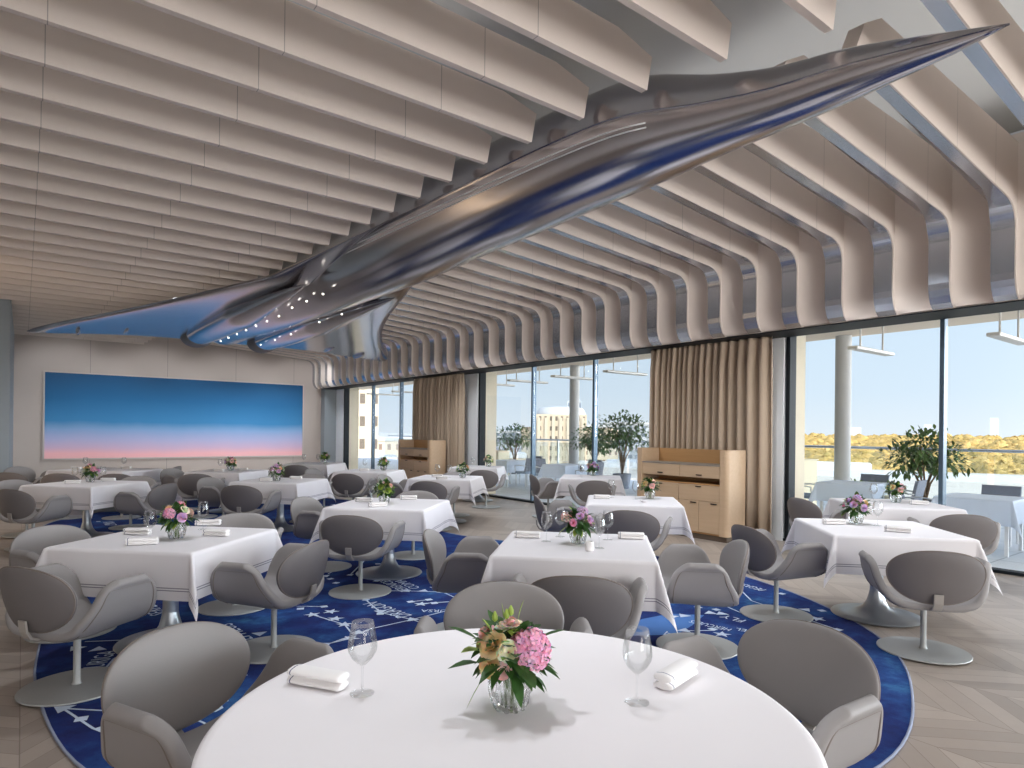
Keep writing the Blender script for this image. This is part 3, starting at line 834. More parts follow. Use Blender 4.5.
def cloth(name, hx, hy, over, seed, bulge=.012):
    r = random.Random(seed)
    ph = [r.uniform(0, 6.28) for _ in range(8)]
    amp = [r.uniform(.5, 1.2) for _ in range(8)]
    def axis(h):
        n = 14; inner = [-h + 2 * h * i / n for i in range(1, n)]
        out = [h + over * k / 9 for k in range(1, 10)]
        core = [-h - .0, -h + .012] + [x for x in inner if abs(x) < h - .02 and abs(x) > 1e-6] + [0.] + [h - .012, h]
        return sorted(set([-x for x in out] + core + out + [-h - .012, h + .012]))
    ax, ay = axis(hx), axis(hy)
    m = MB(); uv = []; vs = []
    for x in ax:
        for y in ay:
            cx, cy = max(-hx, min(hx, x)), max(-hy, min(hy, y))
            ex, ey = abs(x) - hx if abs(x) > hx else 0., abs(y) - hy if abs(y) > hy else 0.
            sx, sy = (1 if x > 0 else -1), (1 if y > 0 else -1)
            d = math.hypot(ex, ey); px, py, pz = cx, cy, 0.
            if d > 0:
                lip = min(d, .02)
                drop = d - .006 if d > .012 else d * .5
                tt = d / over
                if ex > 0 and ey > 0:
                    a = math.atan2(ey, ex); q = math.sin(2 * a)
                    o = .010 + q * d * .36
                    o2 = .010
                    dirx, diry = math.cos(PI / 4 + (a - PI / 4) * .55), math.sin(PI / 4 + (a - PI / 4) * .55)
                    px += sx * (o * dirx + o2 * math.cos(a)); py += sy * (o * diry + o2 * math.sin(a))
                    pz = -drop * math.sqrt(max(.2, 1 - (q * .36) ** 2))
                elif ex > 0:
                    k = 0 if sx > 0 else 1
                    s = y / hy
                    wv = bulge * amp[k] * (math.sin(s * 3.1 + ph[k]) * .6 + .5 * math.sin(s * 7 + ph[k + 4])) * (1 - s ** 4)
                    px += sx * (.016 + tt * (wv + .01)); pz = -drop
                else:
                    k = 2 if sy > 0 else 3
                    s = x / hx
                    wv = bulge * amp[k] * (math.sin(s * 3.1 + ph[k]) * .6 + .5 * math.sin(s * 7 + ph[k + 4])) * (1 - s ** 4)
                    py += sy * (.016 + tt * (wv + .01)); pz = -drop
            vs.append((px, py, pz)); uv.append((hx + over - abs(x), hy + over - abs(y)))
    nx, ny = len(ax), len(ay)
    fs = [(i * ny + j, (i + 1) * ny + j, (i + 1) * ny + j + 1, i * ny + j + 1) for i in range(nx - 1) for j in range(ny - 1)]
    m.add(vs, fs); m.uv = uv
    return m.build(name, M['linen'], None, smooth=True)
for i, (k, (x, y)) in enumerate(TABLES.items()):
    d_ = TB[k][4:]
    wide = k == 'I'
    t = place('table', make_table, (x, y, .010), TROT, 'grey trumpet pedestal under ' + d_ + ' cloth', 'table', 'square pedestal tables')
    if wide: t.scale = (1.45, 1, 1)
    c = cloth('tablecloth', .508 * (1.45 if wide else 1), .508, .31, 11 + i)
    c.location = (x, y, .7655); c.rotation_euler = (0, 0, TROT)
    tag(c, 'white hemmed cloth over ' + TB[k], 'tablecloth', 'white square tablecloths')
# the round table in front
RX, RY, RR = 1.085, 1.41, .785
t = empty('round_table', (RX, RY, .010))
tag(t, 'round pedestal table under the big white cloth in front', 'table')
MB().lathe([(0, .722), (RR - .01, .722), (RR - .004, .737), (RR - .01, .752), (0, .752)], 72).build('tabletop', M['tabletop'], t, smooth=True, angle=40)
MB().lathe([(.06, .20), (.058, .40), (.058, .70), (.18, .705), (.18, .722)], 28).build('column', M['table_metal'], t, smooth=True, angle=40)
MB().lathe([(0, .0005), (.40, .0005), (.408, .008), (.40, .016), (.28, .028), (.17, .045), (.11, .08), (.078, .13), (.066, .19), (.06, .22), (0, .22)], 56).build('trumpet_base', M['table_metal'], t, smooth=True, angle=50)
def rc(u, v):
    a = 2 * PI * u
    L = v * (RR + .34)
    if L <= RR: r, z = L, 0.
    else:
        d = L - RR
        r = RR + .012 + .03 * d + d * .10 * math.sin(a * 11 + .6) * min(1, d * 4) + .04 * d * math.sin(a * 5)
        z = -max(0, d - .006)
    return (r * math.cos(a), r * math.sin(a), z)
m = MB(); vs = [(0, 0, 0)]; RINGS = [.2, .4, .6, .75, RR - .015, RR, RR + .012, RR + .03, RR + .07, RR + .12, RR + .18, RR + .25, RR + .34]
na = 160
for L in RINGS:
    for k in range(na): vs.append(rc(k / na, L / (RR + .34)))
fs = [(0, 1 + k, 1 + (k + 1) % na) for k in range(na)]
for i in range(len(RINGS) - 1):
    fs += [(1 + i * na + k, 1 + (i + 1) * na + k, 1 + (i + 1) * na + (k + 1) % na, 1 + i * na + (k + 1) % na) for k in range(na)]
m.add(vs, fs)
c = m.build('tablecloth', M['linen_plain'], None, smooth=True, loc=(RX, RY, .7655))
tag(c, 'plain white cloth covering the big round table in front', 'tablecloth')
TOP = .7665

# ------------------------------------------------------------------ table settings
def make_napkin():
    n = 26; L = .19; prof = []
    for i in range(n):
        a = 2 * PI * i / n; z = .025 + .025 * math.sin(a)
        hw = .012 + .021 * abs(math.sin(2 * PI * z / .05)) ** .55 * (1 if True else 0)
        edge = min(1, (min(z, .05 - z) / .006 + .35))
        prof.append((hw * (1 if math.cos(a) >= 0 else -1) * edge, z))
    m = MB(); st = [(-L / 2, .80), (-L / 2 + .004, .96), (-L / 2 + .012, 1), (-.03, 1.0), (.03, .98), (L / 2 - .012, 1), (L / 2 - .004, .96), (L / 2, .82)]
    v = []
    for x, s in st:
        for (y, z) in prof: v.append((x, y * s, .025 + (z - .025) * s))
    f = [(i * n + k, i * n + (k + 1) % n, (i + 1) * n + (k + 1) % n, (i + 1) * n + k) for i in range(len(st) - 1) for k in range(n)]
    f += [tuple(reversed(range(n))), tuple((len(st) - 1) * n + k for k in range(n))]
    m.add(v, f)
    return m.build('napkin', M['napkin'], None, smooth=True, angle=60)
NAP = [('T1',.726,1.914,-58,'left of the bouquet'),('T1',1.649,1.287,12,'right of the bouquet'),('A',.643,4.908,-16,'near edge'),('A',.68,5.40,-40,'left corner'),('A',1.20,5.60,-30,'far right'),('A',1.132,5.029,-46,'right near corner'),
 ('B',2.905,6.047,-10,'near edge'),('B',2.98,6.55,-44,'left side'),('B',3.50,6.50,-30,'right side'),('C',2.983,3.70,-44,'left end'),('C',3.598,3.234,-44,'right end'),('D',5.483,5.40,-44,'left end'),
 ('F',5.70,2.76,-40,'left end'),('F',5.70,2.24,-70,'right front edge'),('G',8.20,3.0,-60,'right front edge'),('H',.559,10.75,-20,'near edge'),('H',1.0,11.0,-30,'right side'),('I',.80,14.3,-44,'left end'),('I',1.571,14.1,-44,'right end'),
 ('J',2.872,12.62,-44,'left end'),('J',3.33,12.75,-44,'right end'),('K',2.92,9.93,-40,'left end'),('K',3.44,10.1,-44,'right end'),('M',5.25,11.55,-44,'left end'),('N',5.60,9.40,-44,'left end'),('N',5.45,9.0,-30,'near corner')]
for k, x, y, r, w in NAP:
    place('napkin', make_napkin, (x, y, TOP), math.radians(r), 'rolled napkin on %s, %s' % (TB[k], w), 'napkin', 'rolled white napkins')
def make_glass():
    t = empty('wine_glass', (0, 0, 0))
    MB().lathe([(.0, .0008), (.036, .0008), (.036, .002), (.012, .0045), (.004, .010), (.0034, .03), (.0034, .075), (.005, .084)], 28, cap=False).build('stem_and_foot', M['crystal'], t, smooth=True)
    MB().lathe([(.0005, .084), (.012, .088), (.030, .106), (.041, .126), (.0435, .140), (.041, .165), (.036, .195), (.0325, .215), (.0315, .2155), (.035, .195), (.040, .165), (.0425, .140), (.040, .127), (.029, .108), (.0005, .09)], 36, cap=False).build('bowl', M['crystal'], t, smooth=True)
    return t
GLA = [('T1',.81,1.779,'left of the bouquet'),('T1',1.428,1.254,'right of the bouquet'),('A',.71,5.052,'left of bouquet'),('A',1.12,5.40,'right of bouquet'),('B',2.97,6.327,'left of bouquet'),('C',3.00,3.50,'far left of bouquet'),('C',3.22,3.60,'left behind bouquet'),('C',3.12,3.09,'near right of bouquet'),('C',3.42,3.30,'right of bouquet'),
 ('D',5.70,5.45,'left end'),('D',5.80,5.15,'middle'),('F',5.95,2.50,'right of bouquet'),('G',8.10,3.45,'left of bouquet'),('H',.60,11.0,'left of bouquet'),('H',.93,10.95,'right of bouquet'),('I',.95,14.5,'left end'),('I',1.55,14.25,'right end'),('J',2.95,12.85,'left of bouquet'),('K',2.95,9.75,'near left of bouquet'),('K',3.10,10.1,'behind bouquet'),
 ('M',5.40,11.85,'middle'),('N',5.66,9.5,'left end'),('N',5.75,9.25,'middle'),('L',5.20,14.75,'left end'),('L',5.50,14.65,'middle'),('E',7.98,8.40,'left of bouquet'),('E',7.83,8.2,'far left of bouquet'),('O',8.05,11.95,'left of bouquet')]
for k, x, y, w in GLA:
    place('glass', make_glass, (x, y, TOP), 0, 'wine glass on %s, %s' % (TB[k], w), 'wine glass', 'empty wine glasses')
# votive on table C
t = empty('votive_holder', (3.00, 3.06, TOP)); tag(t, 'small white speckled votive holder in front of the bouquet behind the round table', 'candle holder')
MB().lathe([(0, 0), (.024, 0), (.029, .012), (.030, .05), (.026, .062), (.022, .062), (.022, .03), (0, .03)], 24).build('cup', M['napkin'], t, smooth=True, angle=40)
MB().lathe([(0, .0305), (.0215, .0305), (.0215, .042), (0, .042)], 20).build('candle', M['cream'], t)
# small dish on table D
t = MB().lathe([(0, 0), (.02, 0), (.035, .012), (.045, .024), (.043, .024), (.03, .012), (0, .006)], 24).build('small_dish', M['linen_plain'], None, smooth=True, loc=(5.62, 4.87, TOP))
tag(t, 'small white dish on the table before the near wooden sideboard', 'dish')

# bouquets and vases
def leaf(m, base, d, L, W, nrm=None, curl=.25, mi=0):
    d = Vector(d).normalized(); side = d.cross(Vector((0, 0, 1)))
    if side.length < .05: side = Vector((1, 0, 0))
    side.normalize(); nn = side.cross(d).normalized()
    b = Vector(base); pts = []
    for i, (t, w) in enumerate(((0, .05), (.25, .75), (.5, 1.), (.75, .7), (1., .03))):
        c = b + d * L * t - Vector((0, 0, 1)) * curl * L * t * t
        pts += [c - side * W * w * .5 + nn * W * .12 * w, c, c + side * W * w * .5 + nn * W * .12 * w]
    f = []
    for i in range(4):
        a = i * 3
        f += [(a, a + 1, a + 4, a + 3), (a + 1, a + 2, a + 5, a + 4)]
    m.add(pts, f, mi)
def rose(m, c, r, axis, rr):
    axis = Vector(axis).normalized(); q = Vector((0, 0, 1)).rotation_difference(axis); c = Vector(c)
    for rad, n, top, base in ((.30, 4, .62, -.2), (.52, 5, .55, -.25), (.76, 6, .38, -.3), (1.0, 7, .10, -.35)):
        a0 = rr.uniform(0, 6)
        for k in range(n):
            a = a0 + 2 * PI * k / n; wob = rr.uniform(.92, 1.08)
            vs = []
            for u in (-1, -.5, 0, .5, 1):
                for w in (0, .4, .75, 1):
                    aa = a + u * PI / n * 1.3
                    rho = r * wob * (.1 + (rad - .1) * math.sin(w * 1.45) + .06 * w * w * (1 - u * u))
                    z = r * (base + (top - base) * w ** .8 * (1 - .12 * u * u) - .10 * rad * max(0, w - .75) * 4)
                    vs.append(c + q @ Vector((rho * math.cos(aa), rho * math.sin(aa), z)))
            m.add(vs, [(i * 4 + j, (i + 1) * 4 + j, (i + 1) * 4 + j + 1, i * 4 + j + 1) for i in range(4) for j in range(3)])
def hydrangea(m, c, r, rr, n=110):
    c = Vector(c)
    for i in range(n):
        z = 1 - 1.75 * (i + .5) / n; a = i * 2.39996
        s = math.sqrt(max(0, 1 - z * z)); nrm = Vector((s * math.cos(a), s * math.sin(a), z))
        q = Vector((0, 0, 1)).rotation_difference(nrm); ce = c + nrm * r * rr.uniform(.9, 1.02); a0 = rr.uniform(0, 2)
        pr = r * .24
        for k in range(4):
            b = a0 + k * PI / 2
            vs = [Vector((0, 0, 0))] + [Vector((pr * f_ * math.cos(b + g), pr * f_ * math.sin(b + g), h * pr)) for f_, g, h in ((.75, -.62, .18), (1.05, -.28, .28), (1.05, .28, .28), (.75, .62, .18))]
            m.add([ce + q @ v_ for v_ in vs], [(0, 1, 2, 3, 4)])
def make_bouquet(kind, seed, R=.125):
    rr = random.Random(seed)
    def maker():
        t = empty('bouquet', (0, 0, 0))
        fo = MB()
        nleaf = {'front': 150}.get(kind, 150)
        for i in range(nleaf):
            a = rr.uniform(0, 2 * PI); e_ = rr.uniform(-.5, 1.2)
            d = Vector((math.cos(a) * math.cos(e_), math.sin(a) * math.cos(e_), math.sin(e_)))
            b = Vector((0, 0, .15)) + d * R * rr.uniform(.25, .62)
            leaf(fo, b, d + Vector((rr.uniform(-.4, .4), rr.uniform(-.4, .4), rr.uniform(-.2, .3))), R * rr.uniform(.34, .60), R * rr.uniform(.2, .32), None, rr.uniform(.1, .5), 0 if rr.random() < .88 else 1)
        if kind == 'front':
            ax_ = Vector((.794, -.608, 0)); ay_ = Vector((.608, .794, 0))      # across and away, as the photo sees the vase
            for cx, cy, cz, dx, dz, L, W in ((-.09, -.02, .20, -1, .55, .10, .032), (-.09, -.03, .14, -1, -.1, .085, .045), (-.075, -.04, .10, -.6, -1, .09, .012), (-.02, 0, .24, -.1, 1, .07, .022), (.02, 0, .25, .25, 1, .07, .022), (.08, 0, .20, 1, .45, .085, .026), (.09, -.04, .13, .8, -.4, .055, .034), (.07, -.06, .115, .6, -.7, .05, .03), (.0, -.085, .15, -.1, -1, .05, .026), (-.05, -.03, .22, -.6, 1, .06, .02)):
                leaf(fo, ax_ * cx + ay_ * cy + Vector((0, 0, cz)), ax_ * dx + Vector((0, 0, dz)), L, W, None, .12, 0 if W > .024 else 1)
        fo.build('foliage', [M['leaf'], M['leaf_light']], t, smooth=True)
        st = MB()
        for i in range(9):
            a = i * .7
            st.tube([(.012 * math.cos(a * 3), .012 * math.sin(a * 3), .012), (.02 * math.cos(a), .02 * math.sin(a), .09), (.05 * math.cos(a), .05 * math.sin(a), .16)], .0025, 5)
        o = st.build('stems', M['stem'], t); o['kind'] = 'stuff'
        def bl(fn, mat, lab=None):
            m = MB(); fn(m); o = m.build('blossom', mat, t, smooth=True)
            if lab: o['label'] = lab
        if kind == 'front':
            P = lambda a, b, c: ax_ * a + ay_ * b + Vector((0, 0, c))
            bl(lambda m: hydrangea(m, P(.052, -.035, .178), .058, rr, 150), M['pink'], 'large round pink hydrangea head')
            for a, b, c, r, mt in ((-.050, -.052, .196, .040, 'peach'), (-.058, -.06, .142, .034, 'peach'), (-.006, -.075, .186, .031, 'cream'), (-.070, -.01, .215, .030, 'blush'), (-.022, .0, .228, .030, 'cream'), (.012, .04, .22, .034, 'cream'), (-.07, .05, .17, .036, 'peach'), (.05, .06, .17, .034, 'blush'), (-.02, -.075, .135, .024, 'blush'), (.0, -.01, .245, .026, 'blush')):
                bl(lambda m: rose(m, P(a, b, c), r, P(a * 1.2, b * 1.6, c - .12), rr), M[mt])
            for a, b, c in ((-.045, -.01, .268), (-.012, -.01, .275), (.0, -.01, .285)):
                mm = MB().lathe([(.001, 0), (.008, .006), (.0085, .016), (.002, .03)], 10, c=P(a, b, c - .02)); mm.build('bud', M['leaf_light'], t, smooth=True)
        else:
            sets = {'peachpink': ('pink', 'peach', 'cream', 'peach', 'pink', 'blush', 'cream', 'mauve', 'peach'),
                    'mauve': ('mauve', 'blush', 'mauve', 'peach', 'blush', 'mauve', 'cream', 'pink', 'mauve'),
                    'white': ('cream', 'cream', 'blush', 'cream', 'peach', 'cream', 'cream', 'blush', 'cream'),
                    'green': ('blush', 'blush', 'cream', 'blush', 'leaf_light', 'leaf_light', 'leaf_light', 'leaf_light', 'leaf_light')}[kind]
            for i, mt in enumerate(sets):
                z = .95 - 1.05 * i / 9; a = i * 2.4 + seed; s = math.sqrt(max(0, 1 - z * z))
                d = Vector((s * math.cos(a), s * math.sin(a), z * .8)); c = Vector((0, 0, .15)) + d * R * .72
                if i in (0, 4) and kind in ('peachpink', 'mauve'): bl(lambda m: hydrangea(m, c, R * .29, rr, 60), M[mt])
                else: bl(lambda m: rose(m, c, R * rr.uniform(.19, .27), d, rr), M[mt])
        return t
    return maker
def make_vase():
    prof = [(.030, .0), (.042, .004), (.050, .02), (.058, .05), (.060, .08), (.056, .105), (.052, .112), (.048, .112), (.052, .09), (.054, .06), (.046, .026), (.0, .02)]
    m = MB(); n = 40; v = []
    for i, (r, z) in enumerate(prof):
        for k in range(n):
            a = 2 * PI * k / n
            dr = 0.
            if i < 6: dr = .0045 * (1 if ((k // 2 + i) % 2) else -1) * (1 if 0 < i < 6 else .3)
            v.append(((r + dr) * math.cos(a), (r + dr) * math.sin(a), z))
    f = [(i * n + k, i * n + (k + 1) % n, (i + 1) * n + (k + 1) % n, (i + 1) * n + k) for i in range(len(prof) - 1) for k in range(n)]
    f.append(tuple(reversed(range(n))))
    m.add(v, f)
    return m.build('crystal_vase', M['cut'], None)
VAS = [('T1',1.104,1.439,'front','peach and cream bouquet with big pink hydrangea on'),('A',.875,5.05,'peachpink','pink and peach bouquet on'),('B',3.10,6.30,'green','leafy green bouquet on'),('C',3.122,3.30,'mauve','mauve pink bouquet on'),('D',6.00,5.10,'white','white and green bouquet on'),('E',8.30,8.40,'mauve','mauve bouquet on'),('F',5.90,2.66,'mauve','mixed mauve and peach bouquet on'),('G',8.22,3.25,'white','green and blush bouquet on'),('H',.78,10.95,'peachpink','tall pink and peach bouquet on'),('J',3.12,12.78,'peachpink','peach and pink bouquet on'),('K',3.077,9.90,'mauve','mauve and cream bouquet on'),('L',5.65,14.6,'green','blush and green bouquet on'),('M',5.66,11.55,'green','green bouquet with a few blush roses on'),('N',5.92,9.1,'white','white rose bouquet on'),('O',8.3,11.7,'white','cream bouquet on')]
KS = {'front': 3, 'peachpink': 5, 'mauve': 8, 'white': 12, 'green': 16}
VK = {'T1': 'cut crystal vase on the round table in front'}
for k, x, y, kind, lab in VAS:
    rz = 0 if k == 'T1' else rnd.uniform(0, 6)
    b = place('bouquet_' + kind, make_bouquet(kind, KS[kind], .135), (x, y, TOP), rz, lab + ' ' + TB[k], 'bouquet', None if k == 'T1' else 'table bouquets')
    place('vase', make_vase, (x, y, TOP), 0, 'cut crystal vase on ' + TB[k], 'vase', 'cut crystal vases')

# ------------------------------------------------------------------ sideboards and curtains
def make_sideboard():
    t = empty('sideboard', (0, 0, 0))            # front faces -x, local origin at the front face centre
    W, D, H = .855, .45, 1.32
    for s in (-1, 1):
        yo, yi = s * W, s * (W - .13)
        r = .06
        pts = [(0.0, yi), (D, yi), (D, yo)] + [(r - r * math.sin(i * PI / 12), yo - s * r + s * r * math.cos(i * PI / 12)) for i in range(7)]
        MB().prism(pts, 'z', .08, H).build('side_panel', M['oak'], t, bevel=.004)
    b = MB()
    b.box(D - .03, D, -W + .13, W - .13, .08, H - .005)
    b.box(.02, D - .03, -W + .13, W - .13, .80, .82)
    b.box(.02, D - .03, -W + .13, W - .13, .08, .10)
    b.build('back_and_shelves', M['oak_in'], t)
    MB().box(.005, D - .03, -W + .13, W - .13, 1.085, 1.105).build('counter', M['counter'], t)
    yi = W - .135
    def pull(p, x, y, z, w=.05):
        MB().box(x - .014, x - .001, y - w, y + w, z - .008, z + .008).build('handle', M['black'], p, bevel=.003)
    for y0, y1 in ((-yi, -.02), (-.012, yi)):
        d = MB().box(.006, .40, y0, y1, .905, 1.08).build('drawer', M['oak'], t, bevel=.003); pull(d, .006, (y0 + y1) / 2, .945)
    for y0, y1 in ((-yi, -.004), (.004, yi)):
        d = MB().box(.006, .40, y0, y1, .565, .795).build('drawer', M['oak'], t, bevel=.003); pull(d, .006, (y0 + y1) / 2, .775)
    for y0, y1 in ((-yi, -.37), (-.364, -.004), (.004, .364), (.37, yi)):
        d = MB().box(.006, .026, y0, y1, .105, .56).build('door', M['oak'], t, bevel=.003); pull(d, .006, y0 + .09 if y0 < -.36 or 0 < y0 < .3 else y1 - .09, .535)
    MB().box(.03, D, -W + .02, W - .02, 0, .08).build('plinth', M['plinth'], t)
    return t
place('sideboard', make_sideboard, (7.95, 6.205, 0), 0, 'tall pale oak service sideboard before the near curtain', 'sideboard', 'oak service sideboards')
place('sideboard', make_sideboard, (7.95, 14.55, 0), 0, 'tall pale oak service sideboard before the far curtain', 'sideboard', 'oak service sideboards')
def curtain(y0, y1, seed, label):
    r = random.Random(seed); n = int((y1 - y0) / .012); t = 0.; pts = []
    ph = [0.]
    for i in range(n):
        t += .012 * 2 * PI / (.155 + .05 * math.sin(i * .021 + seed))
        ph.append(t)
    m = MB(); zs = [0.015, .5, 1.2, 2.0, 2.6, 2.85, 2.93, 2.985]; vs = []
    for i in range(n + 1):
        y = y0 + (y1 - y0) * i / n
        for z in zs:
            k = 1 - .5 * max(0, (z - 2.6)) / .4
            vs.append((8.60 + .08 * k * math.sin(ph[i] + .12 * math.sin(z * 1.7 + i * .02)) + .015 * math.sin(ph[i] * .37), y + .012 * k * math.cos(ph[i]), z))
    q = len(zs)
    m.add(vs, [(i * q + j, (i + 1) * q + j, (i + 1) * q + j + 1, i * q + j + 1) for i in range(n) for j in range(q - 1)])
    o = m.build('curtain', M['curtain'], None, smooth=True, solid=.004)
    tag(o, label, 'curtain', 'gathered taupe curtains')
M['curtain'] = plain('taupe_silk', lin(192, 172, 150), .6, 0, .35, .06, 5, .05)
curtain(5.06, 7.36, 2, 'gathered taupe curtain behind the near sideboard')
curtain(13.25, 15.7, 5, 'gathered taupe curtain behind the far sideboard')

# ------------------------------------------------------------------ terrace
struct(MB().box(GX + .06, 16.2, -9, 34, -.14, -.012).build('floor_terrace', M['paving']))
struct(MB().box(9.31, 15.3, -12, 34, 3.85, 4.4).build('ceiling_canopy', M['canopy']))
struct(MB().box(-3.5, 9.3, -11, 34, 5.2, 5.6).build('roof', M['canopy']))
for x, y in ((15.0, 7.08), (15.0, 16.11), (15.0, -1.95), (15.0, 25.2)):
    o = MB().lathe([(.17, 0), (.17, 3.86)], 40).build('terrace_column', M['column'], None, smooth=True, angle=40, loc=(x, y, -.012)); struct(o)
rl = empty('terrace_railing', (15.95, 12, 0)); tag(rl, 'glass terrace railing with steel handrail outside the windows', 'railing')
MB().tube([(0, -20, 1.27), (0, 20, 1.27)], .03, 12).build('handrail', M['steel'], rl, smooth=True)
for i in range(20):
    y = -19.5 + i * 2
    if i % 4 == 1: MB().box(-.02, .02, y - .53, y - .47, -.01, 1.25).build('post', M['steel'], rl)
    MB().box(-.006, .006, y + .06, y + 1.94, .08, 1.18).build('pane', M['rail_glass'], rl)
def make_heater():
    t = empty('canopy_heater', (0, 0, 0))
    MB().box(-.75, .75, -.09, .09, -.03, .03).build('heater_bar', M['heater'], t, bevel=.015)
    for x in (-.45, .45):
        MB().lathe([(.016, .03), (.016, .70)], 12, c=(x, 0, 0)).build('hanger', M['heater'], t, smooth=True, angle=40)
    MB().box(-.62, .62, -.05, .05, .69, .72).build('ceiling_rail', M['heater'], t)
    return t
for y, w in ((3.25, 'outside the right window, nearer one'), (5.30, 'outside the right window, beside the round column'), (11.3, 'outside the middle window, closest to the curtain'),
             (13.3, 'outside the middle window, just left of the column top'), (15.3, 'outside the middle window, third from the curtain'), (17.0, 'outside the middle window, farthest from the curtain'),
             (22.9, 'outside the farthest window, nearer one'), (25.2, 'outside the farthest window, farther one')):
    place('heater', make_heater, (12.3, y, 3.10), 0, 'hanging white bar heater ' + w, 'heater', 'canopy bar heaters')
def foliage_ball(m, c, r, n, rr, L=.125, sq=(1, 1, .8)):
    for i in range(n):
        d = Vector((rr.gauss(0, 1), rr.gauss(0, 1), rr.gauss(0, 1))).normalized()
        k = rr.uniform(.45, 1.05)
        b = Vector(c) + Vector((d.x * sq[0], d.y * sq[1], d.z * sq[2])) * r * k
        leaf(m, b, d + Vector((rr.uniform(-.8, .8), rr.uniform(-.8, .8), rr.uniform(-.5, .5))), L * rr.uniform(.7, 1.3), L * .45, None, .2)
def small_tree(x, y, h, crown, label, seed, pot=True, n=720):
    rr = random.Random(seed)
    t = empty('potted_tree', (x, y, -.012)); tag(t, label, 'tree', 'potted terrace trees')
    if pot: MB().lathe([(0, 0), (.20, 0), (.26, .40), (.25, .42), (.22, .38), (0, .36)], 28).build('pot', M['terrace_chair'], t, smooth=True, angle=40)
    fo = MB(); tk = MB()
    for i in range(7):
        a = i * 2 * PI / 7 + rr.uniform(-.3, .3); e = rr.uniform(.35, .9)
        tip = Vector((math.cos(a) * crown * e * .75, math.sin(a) * crown * e * .75, h - crown * .55 * rr.uniform(.5, 1.3)))
        tk.tube([(0, 0, .36), (tip.x * .2, tip.y * .2, .36 + (tip.z - .36) * .45), (tip.x * .6, tip.y * .6, .36 + (tip.z - .36) * .8), tip], [.022, .018, .012, .006], 7)
        foliage_ball(fo, tip, crown * .48, n // 7, rr)
    foliage_ball(fo, (0, 0, h - crown * .35), crown * .6, n // 3, rr)
    tk.build('branches', M['trunk'], t, smooth=True)
    o = fo.build('foliage', M['bush'], t, smooth=True)
    return t
small_tree(12.9, 4.62, 1.62, .72, 'airy dark green potted tree behind the right window table', 21)
small_tree(14.6, 18.9, 1.75, .85, 'potted tree left of the tower block, outside the middle window', 22)
small_tree(14.3, 14.4, 1.75, .8, 'potted tree beside the round column outside the middle window', 23)
small_tree(13.5, 12.5, 2.05, .95, 'tall potted tree outside, left of the near curtain', 24, n=900)
small_tree(14.0, 10.7, 1.7, .62, 'potted tree outside, half hidden by the near curtain', 25)
small_tree(14.6, 8.35, 1.45, .5, 'small potted tree left of the big column outside', 26)
def planter(x0, x1, y0, y1, h, label, green=True, seed=1):
    t = empty('planter_box', ((x0 + x1) / 2, (y0 + y1) / 2, -.012)); tag(t, label, 'planter', 'cream planter boxes')
    a, b = (x1 - x0) / 2, (y1 - y0) / 2
    MB().box(-a, a, -b, b, 0, h).build('box', M['planter'], t, bevel=.01)
    MB().box(-a - .02, a + .02, -b - .02, b + .02, h, h + .03).build('rim', M['planter'], t, bevel=.008)
    if green:
        m = MB(); rr = random.Random(seed)
        for i in range(5): foliage_ball(m, (0, -b + 2 * b * (i + .5) / 5, h + .1), .2, 45, rr, .08)
        m.build('foliage', M['bush'], t, smooth=True)
planter(13.6, 14.2, 7.25, 9.2, 1.0, 'cream planter box just inside the left edge of the right window', False)
planter(11.9, 12.3, 4.8, 5.5, .50, 'low cream planter with green leaves outside the right window', True, 4)
planter(13.4, 13.9, 18.3, 20.3, .86, 'cream planter box outside the middle window bay', False)
planter(12.2, 12.7, 20.6, 23.0, .9, 'cream planter box outside the farthest window bay', False)
def make_terrace_table():
    t = empty('terrace_table', (0, 0, 0))
    MB().box(-.42, .42, -.42, .42, .70, .73).build('tabletop', M['white_metal'], t)
    for sx in (-1, 1):
        for sy in (-1, 1):
            MB().box(sx * .37 - .02, sx * .37 + .02, sy * .37 - .02, sy * .37 + .02, 0, .70).build('leg', M['white_metal'], t)
    return t
def make_terrace_chair():
    t = empty('terrace_chair', (0, 0, 0))
    MB().box(-.24, .24, -.23, .23, .40, .47).build('seat', M['cushion'], t, bevel=.02)
    MB().prism([(-.22, .46), (-.17, .46), (-.25, .84), (-.30, .84)], 'x', -.24, .24).build('backrest', M['terrace_chair'], t, bevel=.02)
    for sx in (-1, 1):
        for y in (-.2, .2):
            MB().lathe([(.014, 0), (.018, .40)], 10, c=(sx * .21, y, 0)).build('leg', M['white_metal'], t, smooth=True, angle=40)
        MB().tube([(sx * .25, -.24, .62), (sx * .27, .0, .64), (sx * .26, .2, .62), (sx * .23, .21, .42)], .013, 8).build('arm', M['white_metal'], t, smooth=True)
    return t
TT = [(10.6, 3.1, 0.05, 'at the right view edge'), (11.7, 5.35, .1, 'near the right window frame'), (11.2, 12.3, 0, 'nearest the middle window'), (11.3, 14.9, .05, 'second outside the middle window'), (11.0, 17.9, 0, 'outside the farthest window')]
for i, (x, y, r, w) in enumerate(TT):
    place('ttable', make_terrace_table, (x, y, -.012), r, 'white terrace table under pale blue cloth, ' + w, 'table', 'terrace tables')
    c = cloth('terrace_cloth', .43, .43, .34, 60 + i); c.location = (x, y, .7265); c.rotation_euler = (0, 0, r)
    c.data.materials[0] = M['fabric_out']
    tag(c, 'pale blue tablecloth on the terrace table ' + w, 'tablecloth', 'pale blue terrace cloths')
    for j, (dx, dy, hd, ww) in enumerate(((.82, .05, 90, 'far side'), (-.05, .82, 180, 'left side'), (.0, -.82, 0, 'right side'))):
        place('tchair', make_terrace_chair, (x + dx, y + dy, -.012), math.radians(hd) + r, 'grey terrace armchair, %s of the terrace table %s' % (ww, w), 'chair', 'terrace armchairs')
